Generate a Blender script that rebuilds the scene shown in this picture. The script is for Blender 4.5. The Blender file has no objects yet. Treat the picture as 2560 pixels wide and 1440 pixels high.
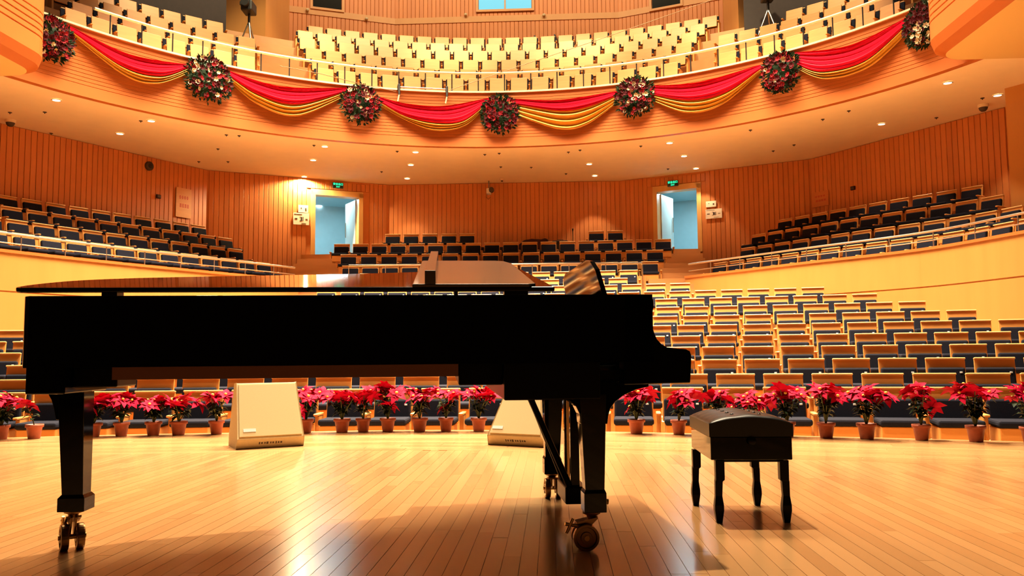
import bpy, bmesh, math, random
from mathutils import Vector, Matrix
random.seed(7)
sc = bpy.context.scene
COL = sc.collection
PI = math.pi

# ------------------------------------------------------------------ camera
F = 2050.0; EYE = 0.835
PITCH = math.atan(165 / F); ROLL = math.radians(0.5)
cam = bpy.data.cameras.new('camera'); cam.sensor_width = 36.0; cam.lens = F / 2560 * 36
cam.clip_end = 200
co = bpy.data.objects.new('camera', cam); COL.objects.link(co)
co.matrix_world = Matrix.Translation((0, 0, EYE)) @ Matrix.Rotation(PI / 2 + PITCH, 4, 'X') @ Matrix.Rotation(-ROLL, 4, 'Z')
sc.camera = co

# ------------------------------------------------------------------ world, exposure
sc.view_settings.view_transform = 'Standard'; sc.view_settings.look = 'None'
sc.view_settings.exposure = 0.0; sc.view_settings.gamma = 1.0
sc.view_settings.use_curve_mapping = False
w = bpy.data.worlds.new('world'); sc.world = w; w.use_nodes = True
w.node_tree.nodes['Background'].inputs[0].default_value = (1.0, 0.62, 0.34, 1)
w.node_tree.nodes['Background'].inputs[1].default_value = 0.09

# ------------------------------------------------------------------ frames
AL = math.radians(2.8); OX = -1.55                       # hall axis against the camera axis
def H(u, v, z=0.0):
    return Vector((OX + u * math.cos(AL) + v * math.sin(AL), -u * math.sin(AL) + v * math.cos(AL), z))
def toH(p):
    x = p[0] - OX; y = p[1]
    return (x * math.cos(AL) - y * math.sin(AL), x * math.sin(AL) + y * math.cos(AL), p[2])
def ray(x, y):
    a = (x - 1280) / F; b = (720 - y) / F
    a, b = a * math.cos(ROLL) + b * math.sin(ROLL), -a * math.sin(ROLL) + b * math.cos(ROLL)
    return Vector((a, math.cos(PITCH) - b * math.sin(PITCH), math.sin(PITCH) + b * math.cos(PITCH)))
CAM = Vector((0, 0, EYE))
def atY(x, y, Y):
    d = ray(x, y); return CAM + d * (Y / d.y)
def atZ(x, y, Z):
    d = ray(x, y); return CAM + d * ((Z - EYE) / d.z)
def hit_wall(x, y, a, b):
    """pixel -> (distance along wall a-b, z) on the vertical wall through hall points a, b"""
    d = ray(x, y); A = H(*a); B = H(*b); t = (B - A).xy; L = t.length; t = t / L
    n = Vector((-t.y, t.x)); k = n.dot((A - CAM).xy) / n.dot(d.xy); p = CAM + d * k
    return (p - A).xy.dot(t), p.z
def project(p):
    X, Y, Z = p[0], p[1], p[2] - EYE
    zc = Y * math.cos(PITCH) + Z * math.sin(PITCH); a = X / zc; b = (-Y * math.sin(PITCH) + Z * math.cos(PITCH)) / zc
    a, b = a * math.cos(ROLL) - b * math.sin(ROLL), a * math.sin(ROLL) + b * math.cos(ROLL)
    return 1280 + F * a, 720 - F * b
CU, CV, RB = 0.4, 11.7, 10.5                             # centre and radius of the balcony front
def pol(R, ph, z=0.0): return H(CU + R * math.sin(ph), CV + R * math.cos(ph), z)
def hit_cyl(x, y, R):
    d = ray(x, y); c = H(CU, CV).xy; o = CAM.xy - c; dd = d.xy
    A = dd.dot(dd); B = 2 * o.dot(dd); C = o.dot(o) - R * R
    k = (-B + math.sqrt(B * B - 4 * A * C)) / (2 * A); p = CAM + d * k; h = toH(p)
    return math.atan2(h[0] - CU, h[1] - CV), p.z

# ------------------------------------------------------------------ lights
WARM = (1.0, 0.79, 0.53)
def area(name, loc, tgt, power, sx, sy, col=WARM):
    l = bpy.data.lights.new(name, 'AREA'); l.shape = 'RECTANGLE'; l.size = sx; l.size_y = sy
    l.energy = power; l.color = col
    o = bpy.data.objects.new(name, l); COL.objects.link(o); o.location = loc
    o.rotation_euler = (Vector(tgt) - Vector(loc)).to_track_quat('-Z', 'Y').to_euler(); return o
def spot(name, loc, tgt, power, ang, blend=.5, rad=.1, col=WARM):
    l = bpy.data.lights.new(name, 'SPOT'); l.energy = power; l.color = col
    l.spot_size = math.radians(ang); l.spot_blend = blend; l.shadow_soft_size = rad
    o = bpy.data.objects.new(name, l); COL.objects.link(o); o.location = loc
    o.rotation_euler = (Vector(tgt) - Vector(loc)).to_track_quat('-Z', 'Y').to_euler(); return o
spot('stage_spotlight', (-.2, 6.9, 12), (0, 6.2, 0), 7900, 72, .75, .12)
spot('stage_spotlight', (3.6, 10.6, 12), (3.0, 9.2, 0), 3600, 40, 1, .25)
spot('stage_spotlight', (-4.4, 10.6, 12), (-3.4, 9.2, 0), 3600, 40, 1, .25)
l_ = area('stalls_house_light', H(0, 15.5, 14), H(0, 15.9, 0), 12500, 13, 8); l_.data.spread = math.radians(84)
for a_ in (-.62, -.3, 0, .3, .62):
    spot('balcony_house_light', pol(8.6, a_, 16.5), pol(13.7, a_, 9.9), 4700, 54, .55, .3, (1, .82, .47))
area('balcony_wall_fill', pol(11.5, 0, 17.5), pol(17, 0, 11.5), 1300, 15, 1.2, (1, .80, .50))  # added wash to lift the dark upper wall, no fitting of the hall
for u_, t_ in ((-2, -9.4), (2, 10.0)):
    spot('terrace_wall_fill', H(u_, 9.5, 12.5), H(t_, 16.5, 1.2), 900, 44, 1, .25)  # added fill that brightens the terrace walls, standing in for stage spill

# ------------------------------------------------------------------ materials
def nodes_of(name):
    m = bpy.data.materials.new(name); m.use_nodes = True
    nt = m.node_tree; return m, nt, nt.nodes['Principled BSDF']
def plain(name, col, rough=.5, metal=0.0, coat=0.0, noise=0.0, nscale=20.0, emit=None, estr=0.0, spec=None):
    m, nt, b = nodes_of(name)
    b.inputs['Base Color'].default_value = (*col, 1); b.inputs['Roughness'].default_value = rough
    b.inputs['Metallic'].default_value = metal; b.inputs['Coat Weight'].default_value = coat
    b.inputs['Coat Roughness'].default_value = .05
    if spec is not None: b.inputs['Specular IOR Level'].default_value = spec
    if emit: b.inputs['Emission Color'].default_value = (*emit, 1); b.inputs['Emission Strength'].default_value = estr
    if noise:
        tc = nt.nodes.new('ShaderNodeTexCoord'); n = nt.nodes.new('ShaderNodeTexNoise'); n.inputs['Scale'].default_value = nscale
        n.inputs['Detail'].default_value = 4
        nt.links.new(tc.outputs['Object'], n.inputs['Vector'])
        r = nt.nodes.new('ShaderNodeMix'); r.data_type = 'RGBA'
        r.inputs[6].default_value = (*[c * (1 - noise) for c in col], 1)
        r.inputs[7].default_value = (*[min(1, c * (1 + noise)) for c in col], 1)
        nt.links.new(n.outputs['Fac'], r.inputs[0]); nt.links.new(r.outputs[2], b.inputs['Base Color'])
    return m
def wood(name, c1, c2, stretch=(1, 1, 12), scale=6, rough=.4, rnd=.25, coat=0.0, attr=None, bump=0.0):
    m, nt, b = nodes_of(name); L = nt.links.new
    tc = nt.nodes.new('ShaderNodeTexCoord'); mp = nt.nodes.new('ShaderNodeMapping')
    mp.inputs['Scale'].default_value = tuple(1.0 / s for s in stretch)
    oi = nt.nodes.new('ShaderNodeObjectInfo'); ad = nt.nodes.new('ShaderNodeVectorMath'); ad.operation = 'ADD'
    sc_ = nt.nodes.new('ShaderNodeMath'); sc_.operation = 'MULTIPLY'; sc_.inputs[1].default_value = 37.0
    L(oi.outputs['Random'], sc_.inputs[0]); L(tc.outputs['Object'], ad.inputs[0]); L(sc_.outputs[0], ad.inputs[1])
    L(ad.outputs[0], mp.inputs['Vector'])
    n = nt.nodes.new('ShaderNodeTexNoise'); n.inputs['Scale'].default_value = scale; n.inputs['Detail'].default_value = 5
    n.inputs['Distortion'].default_value = .6
    L(mp.outputs['Vector'], n.inputs['Vector'])
    f = nt.nodes.new('ShaderNodeMath'); f.operation = 'MULTIPLY_ADD'; f.inputs[1].default_value = rnd; 
    if attr:
        a = nt.nodes.new('ShaderNodeAttribute'); a.attribute_name = attr; L(a.outputs['Fac'], f.inputs[0])
    else: L(oi.outputs['Random'], f.inputs[0])
    s2 = nt.nodes.new('ShaderNodeMath'); s2.operation = 'MULTIPLY'; s2.inputs[1].default_value = 1 - rnd
    L(n.outputs['Fac'], s2.inputs[0]); L(s2.outputs[0], f.inputs[2])
    r = nt.nodes.new('ShaderNodeMix'); r.data_type = 'RGBA'
    r.inputs[6].default_value = (*c1, 1); r.inputs[7].default_value = (*c2, 1)
    L(f.outputs[0], r.inputs[0]); L(r.outputs[2], b.inputs['Base Color'])
    b.inputs['Roughness'].default_value = rough; b.inputs['Coat Weight'].default_value = coat; b.inputs['Coat Roughness'].default_value = .12
    if bump:
        bp = nt.nodes.new('ShaderNodeBump'); bp.inputs['Strength'].default_value = bump; bp.inputs['Distance'].default_value = .002
        L(n.outputs['Fac'], bp.inputs['Height']); L(bp.outputs[0], b.inputs['Normal'])
    return m
M = dict(
    stage=wood('stage_plank_wood', (.37, .19, .072), (.54, .305, .130), (1, 14, 1), 9, .22, .7, .25, 'tone'),
    seatwood=wood('seat_wood', (.52, .205, .042), (.70, .32, .080), (8, 1, 1), 14, .45, .2),
    litrail=wood('seat_top_rail_lit_wood', (.66, .36, .12), (.80, .50, .20), (8, 1, 1), 14, .4, .2),  # paler seat wood: overhead light caught by the top edge, put into the colour
    wallwood=wood('terrace_wall_wood', (.45, .190, .042), (.54, .25, .062), (1, 1, 9), 3, .42, .1),
    slat=wood('slat_wood', (.50, .160, .036), (.62, .215, .052), (1, 1, 14), 6, .5, .55),
    fascia=wood('balcony_front_wood', (.43, .115, .022), (.50, .145, .030), (8, 8, 8), 9, .42, .1),
    step=wood('step_wood', (.40, .17, .05), (.52, .24, .08), (8, 1, 1), 6, .5, .2),
    soffit=plain('soffit_plaster', (.90, .72, .46), .8, noise=.05, nscale=3),
    cream=plain('box_plaster', (.72, .48, .18), .8),
    fabric=plain('navy_fabric', (.008, .009, .018), .9, noise=.4, nscale=60, spec=.15),
    black=plain('piano_black_lacquer', (.002, .002, .002), .05, spec=.22),
    satin=plain('satin_black', (.003, .0028, .0025), .3, spec=.1),
    lidunder=plain('lid_underside_lacquer', (.02, .012, .008), .22, coat=.3),
    leather=plain('black_leather', (.006, .0055, .0055), .36, spec=.35, noise=.2, nscale=90),
    brass=plain('brass', (.62, .38, .13), .28, 1.0, noise=.1),
    darkbrass=plain('aged_brass', (.30, .17, .07), .35, 1.0, noise=.2),
    rubber=plain('dark_rubber', (.02, .016, .014), .6),
    beam=wood('piano_beam_wood', (.10, .03, .012), (.16, .055, .02), (12, 1, 1), 6, .45, .1),
    spruce=wood('soundboard_spruce', (.50, .28, .10), (.60, .36, .15), (9, 1, 1), 10, .4, .1),
    ivory=plain('ivory_white', (.75, .70, .60), .3),
    steel=plain('rail_steel', (.62, .56, .46), .32, 1.0),
    handrail=plain('pale_handrail', (.80, .66, .44), .3, coat=.4),
    darkmetal=plain('dark_metal', (.03, .027, .025), .45, .5),
    pot=plain('terracotta_plastic', (.33, .07, .028), .55, noise=.25, nscale=30),
    soil=plain('potting_soil', (.03, .018, .01), .95, noise=.4, nscale=80),
    leaf=plain('dark_leaf', (.014, .030, .010), .6, spec=.12, noise=.5, nscale=30),
    stem=plain('plant_stem', (.06, .075, .02), .6),
    bract=plain('red_bract', (.44, .0015, .030), .7, spec=.08, noise=.25, nscale=25),
    pollen=plain('pollen_yellow', (.75, .55, .08), .6),
    redcloth=plain('crimson_satin', (.66, .002, .026), .6, spec=.12, noise=.12, nscale=6),
    goldcloth=plain('gold_satin', (.56, .25, .02), .38, .3, noise=.15, nscale=6),
    wine=plain('wine_flower', (.065, .006, .009), .7, spec=.1, noise=.4, nscale=40),
    redfl=plain('red_flower', (.26, .010, .016), .7, spec=.1, noise=.3, nscale=40),
    whitefl=plain('cream_flower', (.52, .40, .23), .6),
    monitor=plain('cream_monitor_paint', (.52, .40, .21), .75, noise=.12, nscale=45),
    grille=plain('cream_grille', (.54, .42, .22), .85, noise=.10, nscale=160),
    label=plain('silver_label', (.62, .66, .66), .4),
    ink=plain('dark_ink', (.06, .035, .02), .7),
    redink=plain('red_ink', (.50, .05, .03), .7),
    paper=plain('notice_paper', (.72, .62, .44), .8),
    corridor=plain('corridor_plaster', (.42, .62, .66), .7, noise=.06, nscale=5),
    doorleaf=plain('pale_door', (.55, .66, .64), .45),
    doorframe=wood('door_frame_wood', (.62, .34, .10), (.74, .44, .15), (1, 1, 9), 5, .4, .1),
    exitbody=plain('exit_sign_body', (.004, .03, .02), .4),
    exitglow=plain('exit_sign_letters', (.0, .5, .25), .5, emit=(.02, 1.0, .45), estr=2.2),
    lampglow=plain('downlight_glow', (1, .95, .8), .5, emit=(1.0, .86, .6), estr=14),
    lampring=plain('downlight_ring', (.75, .6, .4), .4),
    coollamp=plain('corridor_lamp_glow', (1, 1, 1), .5, emit=(.85, .93, 1.0), estr=14),
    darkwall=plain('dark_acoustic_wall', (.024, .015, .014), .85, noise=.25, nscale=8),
    pillar=wood('pillar_wood', (.50, .22, .06), (.60, .29, .09), (1, 1, 9), 3, .45, .1),
    glassblue=plain('control_room_glass', (.10, .35, .5), .1, emit=(.16, .55, .80), estr=.75),
    glassdark=plain('dark_glass', (.012, .012, .010), .12),
    maroon=plain('maroon_cover_cloth', (.045, .006, .008), .85, noise=.3, nscale=12),
    case=plain('black_flight_case', (.010, .010, .011), .5),
    grey=plain('grey_plastic', (.25, .22, .2), .5),
    stalls=plain('stalls_floor', (.46, .27, .11), .6, noise=.15, nscale=4),
    wire=plain('steel_wire', (.25, .14, .07), .4, .6),
)

# ------------------------------------------------------------------ mesh building
class MB:
    def __init__(s): s.v = []; s.f = []; s.sm = []
    def add(s, vs, fs, smooth=False):
        o = len(s.v); s.v += [tuple(p) for p in vs]; s.f += [tuple(i + o for i in f) for f in fs]; s.sm += [smooth] * len(fs); return s
    def box(s, c, d, rot=None):
        c = Vector(c); hx, hy, hz = d[0] / 2, d[1] / 2, d[2] / 2
        vs = [Vector((x, y, z)) for x in (-hx, hx) for y in (-hy, hy) for z in (-hz, hz)]
        if rot is not None: vs = [rot @ p for p in vs]
        return s.add([c + p for p in vs], [(0, 1, 3, 2), (4, 6, 7, 5), (0, 4, 5, 1), (2, 3, 7, 6), (0, 2, 6, 4), (1, 5, 7, 3)])
    def quad8(s, a, b):
        """hexahedron from two quads (same order)"""
        return s.add(list(a) + list(b), [(3, 2, 1, 0), (4, 5, 6, 7), (0, 1, 5, 4), (1, 2, 6, 5), (2, 3, 7, 6), (3, 0, 4, 7)])
    def prism(s, poly, f0, f1, smooth=False):
        """poly: list of 2D; f0/f1 map a 2D point to 3D for the two ends"""
        n = len(poly); s.add([f0(p) for p in poly] + [f1(p) for p in poly],
              [tuple(range(n))[::-1], tuple(range(n, 2 * n))])
        s.add([f0(p) for p in poly] + [f1(p) for p in poly], [(i, (i + 1) % n, n + (i + 1) % n, n + i) for i in range(n)], smooth); return s
    def tube(s, pts, r, n=8, caps=True, smooth=True):
        pts = [Vector(p) for p in pts]; R = r if isinstance(r, (list, tuple)) else [r] * len(pts); rings = []
        for i, p in enumerate(pts):
            t = (pts[min(i + 1, len(pts) - 1)] - pts[max(i - 1, 0)]).normalized()
            a = t.cross(Vector((0, 0, 1)))
            if a.length < 1e-3: a = t.cross(Vector((0, 1, 0)))
            a.normalize(); b = a.cross(t).normalized()
            rings.append([p + (a * math.cos(2 * PI * k / n) + b * math.sin(2 * PI * k / n)) * R[i] for k in range(n)])
        vs = [q for g in rings for q in g]
        fs = [(i * n + k, i * n + (k + 1) % n, (i + 1) * n + (k + 1) % n, (i + 1) * n + k) for i in range(len(pts) - 1) for k in range(n)]
        s.add(vs, fs, smooth)
        if caps: s.add(rings[0], [tuple(range(n))[::-1]]); s.add(rings[-1], [tuple(range(n))])
        return s
    def lathe(s, prof, c=(0, 0, 0), n=20, axis='Z', caps=True):
        c = Vector(c)
        def P(r, h, k):
            a = 2 * PI * k / n; x, y = r * math.cos(a), r * math.sin(a)
            return c + (Vector((x, y, h)) if axis == 'Z' else Vector((x, h, y)) if axis == 'Y' else Vector((h, x, y)))
        vs = [P(r, h, k) for r, h in prof for k in range(n)]
        s.add(vs, [(i * n + k, i * n + (k + 1) % n, (i + 1) * n + (k + 1) % n, (i + 1) * n + k) for i in range(len(prof) - 1) for k in range(n)], True)
        if caps:
            s.add(vs[:n], [tuple(range(n))[::-1]]); s.add(vs[-n:], [tuple(range(n))])
        return s
    def mesh(s, name, mat, bevel=0.0, seg=2, fix=True):
        me = bpy.data.meshes.new(name); me.from_pydata(s.v, [], s.f)
        for p, q in zip(me.polygons, s.sm): p.use_smooth = q
        if fix or bevel:
            bm = bmesh.new(); bm.from_mesh(me)
            if bevel:
                bmesh.ops.remove_doubles(bm, verts=bm.verts, dist=1e-5)
                ed = [e for e in bm.edges if len(e.link_faces) == 2 and e.calc_face_angle(0) > .5]
                bmesh.ops.bevel(bm, geom=ed, offset=bevel, segments=seg, affect='EDGES', profile=.5)
            bmesh.ops.recalc_face_normals(bm, faces=bm.faces); bm.to_mesh(me); bm.free()
        me.materials.append(M[mat] if isinstance(mat, str) else mat); return me
    def build(s, name, mat, parent=None, bevel=0.0, seg=2, fix=True): return link(name, s.mesh(name, mat, bevel, seg, fix), parent)
def link(name, me, parent=None, loc=None, rz=None):
    o = bpy.data.objects.new(name, me); COL.objects.link(o)
    if parent is not None: o.parent = parent
    if loc is not None: o.location = loc
    if rz is not None: o.rotation_euler = (0, 0, rz)
    return o
def tag(o, label=None, cat=None, group=None, kind=None):
    if label: o['label'] = label
    if cat: o['category'] = cat
    if group: o['group'] = group
    if kind: o['kind'] = kind
    return o
def empty(name, loc=(0, 0, 0), rz=0.0, label=None, cat=None, group=None):
    o = bpy.data.objects.new(name, None); COL.objects.link(o); o.empty_display_size = .1
    o.location = loc; o.rotation_euler = (0, 0, rz); return tag(o, label, cat, group)
def struct(name, mb, mat, fix=True): return tag(mb.build(name, mat, fix=fix), kind='structure')
def smooth_path(pts, n=8, closed=False):
    P = [Vector(p) for p in pts]; N = len(P); out = []
    for i in range(N if closed else N - 1):
        g = lambda k: P[k % N] if closed else P[max(0, min(N - 1, k))]
        a, b, c, d = g(i - 1), g(i), g(i + 1), g(i + 2)
        for k in range(n):
            t = k / n
            out.append(.5 * ((2 * b) + (c - a) * t + (2 * a - 5 * b + 4 * c - d) * t * t + (3 * b - a - 3 * c + d) * t ** 3))
    if not closed: out.append(P[-1])
    return out
class Path:                                             # polyline in hall (u, v) with arc length
    def __init__(s, pts):
        s.p = [Vector(p[:2]) for p in pts]; s.s = [0.0]
        for a, b in zip(s.p, s.p[1:]): s.s.append(s.s[-1] + (b - a).length)
        s.L = s.s[-1]
    def at(s, t):
        i = 0
        while i < len(s.p) - 2 and s.s[i + 1] < t: i += 1
        a, b = s.p[i], s.p[i + 1]; k = (t - s.s[i]) / max(1e-9, s.s[i + 1] - s.s[i]); tg = (b - a).normalized()
        return a + (b - a) * k, tg
    def near(s, u, v):
        q = Vector((u, v)); best = (1e9, 0)
        for i in range(len(s.p) - 1):
            a, b = s.p[i], s.p[i + 1]; t = max(0, min(1, (q - a).dot(b - a) / (b - a).length_squared)); d = (a + (b - a) * t - q).length
            if d < best[0]: best = (d, s.s[i] + t * (b - a).length)
        return best[1]
    def offset(s, d):
        out = []
        for i, p in enumerate(s.p):
            t = (s.p[min(i + 1, len(s.p) - 1)] - s.p[max(i - 1, 0)]).normalized(); out.append(p + Vector((-t.y, t.x)) * d)
        return Path(out)
def ribbon(mb, pts, z0, z1, thick=0.0, side=1):
    """vertical wall along hall polyline; thick grows to the given side"""
    P = Path(pts); Q = P.offset(thick * side) if thick else None; n = len(P.p)
    a = [H(p.x, p.y, z0) for p in P.p]; b = [H(p.x, p.y, z1) for p in P.p]
    if not thick: return mb.add(a + b, [(i, i + 1, n + i + 1, n + i) for i in range(n - 1)])
    c = [H(p.x, p.y, z0) for p in Q.p]; d = [H(p.x, p.y, z1) for p in Q.p]
    fs = []
    for i in range(n - 1):
        fs += [(i, i + 1, n + i + 1, n + i), (2 * n + i, 3 * n + i, 3 * n + i + 1, 2 * n + i + 1), (n + i, n + i + 1, 3 * n + i + 1, 3 * n + i), (i, 2 * n + i, 2 * n + i + 1, i + 1)]
    fs += [(0, n, 3 * n, 2 * n), (n - 1, 3 * n - 1, 4 * n - 1, 2 * n - 1)]
    return mb.add(a + b + c + d, fs)
def slab(mb, A, B, z0, z1):
    """slab between two hall polylines of equal count"""
    n = len(A); vs = [H(*p[:2], z1) for p in A] + [H(*p[:2], z1) for p in B] + [H(*p[:2], z0) for p in A] + [H(*p[:2], z0) for p in B]; fs = []
    for i in range(n - 1):
        fs += [(i, i + 1, n + i + 1, n + i), (2 * n + i, 3 * n + i, 3 * n + i + 1, 2 * n + i + 1), (i, 2 * n + i, 2 * n + i + 1, i + 1), (n + i, n + i + 1, 3 * n + i + 1, 3 * n + i)]
    fs += [(0, n, 3 * n, 2 * n), (n - 1, 3 * n - 1, 4 * n - 1, 2 * n - 1)]
    return mb.add(vs, fs)

# ================================================================== THE SETTING
# ---- stage
EDGE = [(-7.5, 7.2), (-6, 8.1), (-4.37, 8.66), (-3.22, 8.97), (-1.5, 9.22), (-.19, 9.38), (1.17, 9.3), (2.47, 9.02), (4.02, 8.58), (5.08, 8.25), (5.9, 7.95), (7.5, 7.2), (9, 6.3)]
edge = [tuple(p) for p in smooth_path([Vector((a, b - .2, 0)) for a, b in EDGE], 6)]
def edge_v(u):
    for a, b in zip(edge, edge[1:]):
        if a[0] <= u <= b[0]: return a[1] + (b[1] - a[1]) * (u - a[0]) / (b[0] - a[0])
    return 6.0
SEAM = 1.85                                             # depth of the apron strip
mb = MB(); poly = [H(p[0], p[1], -.004) for p in edge] + [H(9, -2.5, -.004), H(-7.5, -2.5, -.004)]
n = len(poly); mb.add(poly + [Vector((p.x, p.y, -.75)) for p in poly], [tuple(range(n)), tuple(range(n, 2 * n))[::-1]] + [(i, (i + 1) % n, n + (i + 1) % n, n + i) for i in range(n)])
floor = struct('floor', mb, 'step')
planks = []
PW = .072; u = -7.45; rp = random.Random(3)
while u < 8.9:
    v1 = edge_v(u + PW / 2) - SEAM; v = -2.4 - rp.random() * 1.4
    while v < v1 - .02:
        L = rp.choice((.9, 1.2, 1.5, 1.8)); a, b = max(v, -2.4), min(v + L, v1); v += L
        if b - a < .03 or b < 1.2: continue
        c = (H(u, max(a, 1.2)), H(u + PW, max(a, 1.2)), H(u + PW, b), H(u, b)); q = []
        if b > 2.0 and c[2].y > 1.8:
            m = (c[0] + c[2]) / 2; cx = abs(m.x / max(m.y, .1)); ar = (b - max(a, 2.0)) / max(m.y, 1) ** 3
            vis = ar if cx < .68 else 0
        else: vis = 0
        planks.append((vis, u, a, b, rp.random(), rp.uniform(0, .0006)))
    u += PW
def plank_geo(mb, p, g=.0011):
    _, u, a, b, t, dz = p
    vs = [H(u + g, a + g), H(u + PW - g, a + g), H(u + PW - g, b - g), H(u + g, b - g)]
    mb.add([q + Vector((0, 0, dz)) for q in vs] + [q + Vector((0, 0, -.004)) for q in vs], [(0, 1, 2, 3), (0, 4, 5, 1), (1, 5, 6, 2), (2, 6, 7, 3), (3, 7, 4, 0)])
def set_tone(me, vals):
    at = me.attributes.new('tone', 'FLOAT', 'POINT'); at.data.foreach_set('value', vals)
planks.sort(key=lambda p: -p[0])
for p in planks[:295]:
    mb = MB(); plank_geo(mb, p); me = mb.mesh('plank', 'stage', fix=False); set_tone(me, [p[4]] * 8); link('plank', me, floor)
mb = MB(); tv = []
for p in planks[295:]: plank_geo(mb, p); tv += [p[4]] * 8
me = mb.mesh('planks', 'stage', fix=False); set_tone(me, tv); tag(link('planks', me, floor), kind='stuff')
mb = MB(); tv = []                                       # apron boards run along the stage edge
E0 = Path(edge)
for k in range(14):
    d0, d1 = -SEAM + .012 + k * (SEAM - .05) / 14, -SEAM + .012 + (k + 1) * (SEAM - .05) / 14
    s0 = rp.random() * 1.5
    while s0 < E0.L - .1:
        s1 = min(E0.L - .01, s0 + rp.choice((1.2, 1.8, 2.4))); N = 4; A = []; B = []
        for i in range(N + 1):
            p, t = E0.at(s0 + .002 + (s1 - s0 - .004) * i / N); nn = Vector((-t.y, t.x))
            A.append(p + nn * (d0 + .0012)); B.append(p + nn * (d1 - .0012))
        o = len(mb.v); slab(mb, A, B, -.004, .0003 + rp.random() * .0005); tv += [rp.random()] * (len(mb.v) - o); s0 = s1
me = mb.mesh('apron_boards', 'stage'); set_tone(me, tv); tag(link('apron_boards', me, floor), kind='stuff')
mb = MB(); slab(mb, [E0.offset(-.036).at(s)[0] for s in [E0.L * i / 60 for i in range(61)]], [E0.offset(.03).at(s)[0] for s in [E0.L * i / 60 for i in range(61)]], -.05, .002)
tag(mb.build('trim_1', 'step'), kind='structure')

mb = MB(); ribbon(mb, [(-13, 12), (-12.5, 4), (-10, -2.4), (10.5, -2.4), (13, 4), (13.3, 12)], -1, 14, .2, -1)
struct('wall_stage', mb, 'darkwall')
# ---- stalls rows: (pixel y of the chair tops, pixel x used, distance, pixel x of one chair centre)
SEATH = .83
ROWS = [(976, 1850, 9.95, 1834), (936, 1850, 10.75, 1840), (899, 1850, 11.85, 1904), (867, 1850, 12.95, 1892), (838.5, 1850, 14.05, 1892),
        (811, 1850, 15.15, 1891), (787, 1850, 16.2, 1893), (764, 1850, 17.2, 1886), (743, 1850, 18.25, 1870), (725, 1800, 19.3, 1828),
        (708, 1700, 20.4, 1700), (695, 1545, 21.4, 1545), (675, 1571, 22.3, 1571)]
RAD = 30.0; rows = []
for (y, x, d, cx) in ROWS:
    p = atY(x, y, d); h = toH(p); v0 = h[1] + h[0] ** 2 / (2 * RAD)
    c = toH(atY(cx, y, d)); rows.append((v0, p.z - SEATH + (.03 if y == 976 else 0), c[0]))
PARL = [(-10.3, 11.0), (-9.75, 13.0), (-9.15, 15.2), (-7.95, 18.0), (-6.2, 21.2), (-5.5, 22.5)]
PARR = [(10.9, 11.0), (10.5, 13.0), (9.95, 15.0), (9.2, 17.4), (7.45, 19.8), (5.25, 23.0)]
parL = Path([tuple(p)[:2] for p in smooth_path([Vector((a, b, 0)) for a, b in PARL], 6)])
parR = Path([tuple(p)[:2] for p in smooth_path([Vector((a, b, 0)) for a, b in PARR], 6)])
def par_u(P, v):
    for a, b in zip(P.p, P.p[1:]):
        if min(a.y, b.y) <= v <= max(a.y, b.y): return a.x + (b.x - a.x) * (v - a.y) / (b.y - a.y)
    return P.p[-1].x if v > P.p[-1].y else P.p[0].x
mb = MB()
for k, (v0, zf, _) in enumerate(rows):
    nv = rows[k + 1][0] if k + 1 < len(rows) else v0 + 1.0
    U = [-11.5 + 23 * i / 24 for i in range(25)]
    slab(mb, [(u, v0 - u * u / 2 / RAD - .78) for u in U], [(u, nv - u * u / 2 / RAD - .78 + .02) for u in U], -1.2, zf)
struct('floor_stalls', mb, 'stalls')
mb = MB(); slab(mb, [(-12, 5), (12, 5)], [(-12, 10.5), (12, 10.5)], -1.25, rows[0][1] - .005); struct('floor_pit', mb, 'stalls')

# ---- terrace walls
PZ = 2.95
for P, nm, side in ((parL, 'wall_terrace_left', 1), (parR, 'wall_terrace_right', -1)):
    pts = [tuple(p) for p in P.p]
    mb = MB(); ribbon(mb, pts, -1.2, 2.12, .25, side); ribbon(mb, pts, 2.15, PZ - .06, .25, side)
    ribbon(mb, [tuple(p) for p in P.offset(.02 * side).p], 2.10, 2.16, .2, side)
    wl = struct(nm, mb, 'wallwood')
    mb = MB(); ribbon(mb, [tuple(p) for p in P.offset(-.03 * side).p], PZ - .06, PZ, .31, side)
    mb.build('coping', 'fascia', wl)

# ---- outer walls of the lower hall
WP = [(-13.3, 13.0), (-11.9, 18.9), (-9.0, 24.4), (-3.9, 27.1), (3.85, 27.15), (9.3, 24.55), (12.3, 19.6), (13.4, 14.0)]
ZC = 6.55
def door_span(x0, x1, a, b):
    return sorted((hit_wall(x0, 560, a, b)[0], hit_wall(x1, 560, a, b)[0]))
DL = door_span(778, 905, WP[2], WP[3]); DR = door_span(1636, 1754, WP[4], WP[5])
ZD = .5 * (hit_wall(778, 640, WP[2], WP[3])[1] + hit_wall(1754, 632, WP[4], WP[5])[1])
ZDT = .5 * (hit_wall(778, 470, WP[2], WP[3])[1] + hit_wall(1754, 464, WP[4], WP[5])[1])
wall_names = ['wall_left', 'wall_left_side', 'wall_left_door', 'wall_back', 'wall_right_door', 'wall_right_side', 'wall_right']
slat_mesh = {}
def wpt(a, b, s, off=0.0):
    A = Vector(a); B = Vector(b); t = (B - A).normalized(); nn = Vector((t.y, -t.x)); return A + t * s + nn * off, t, nn
walls = {}
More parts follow.
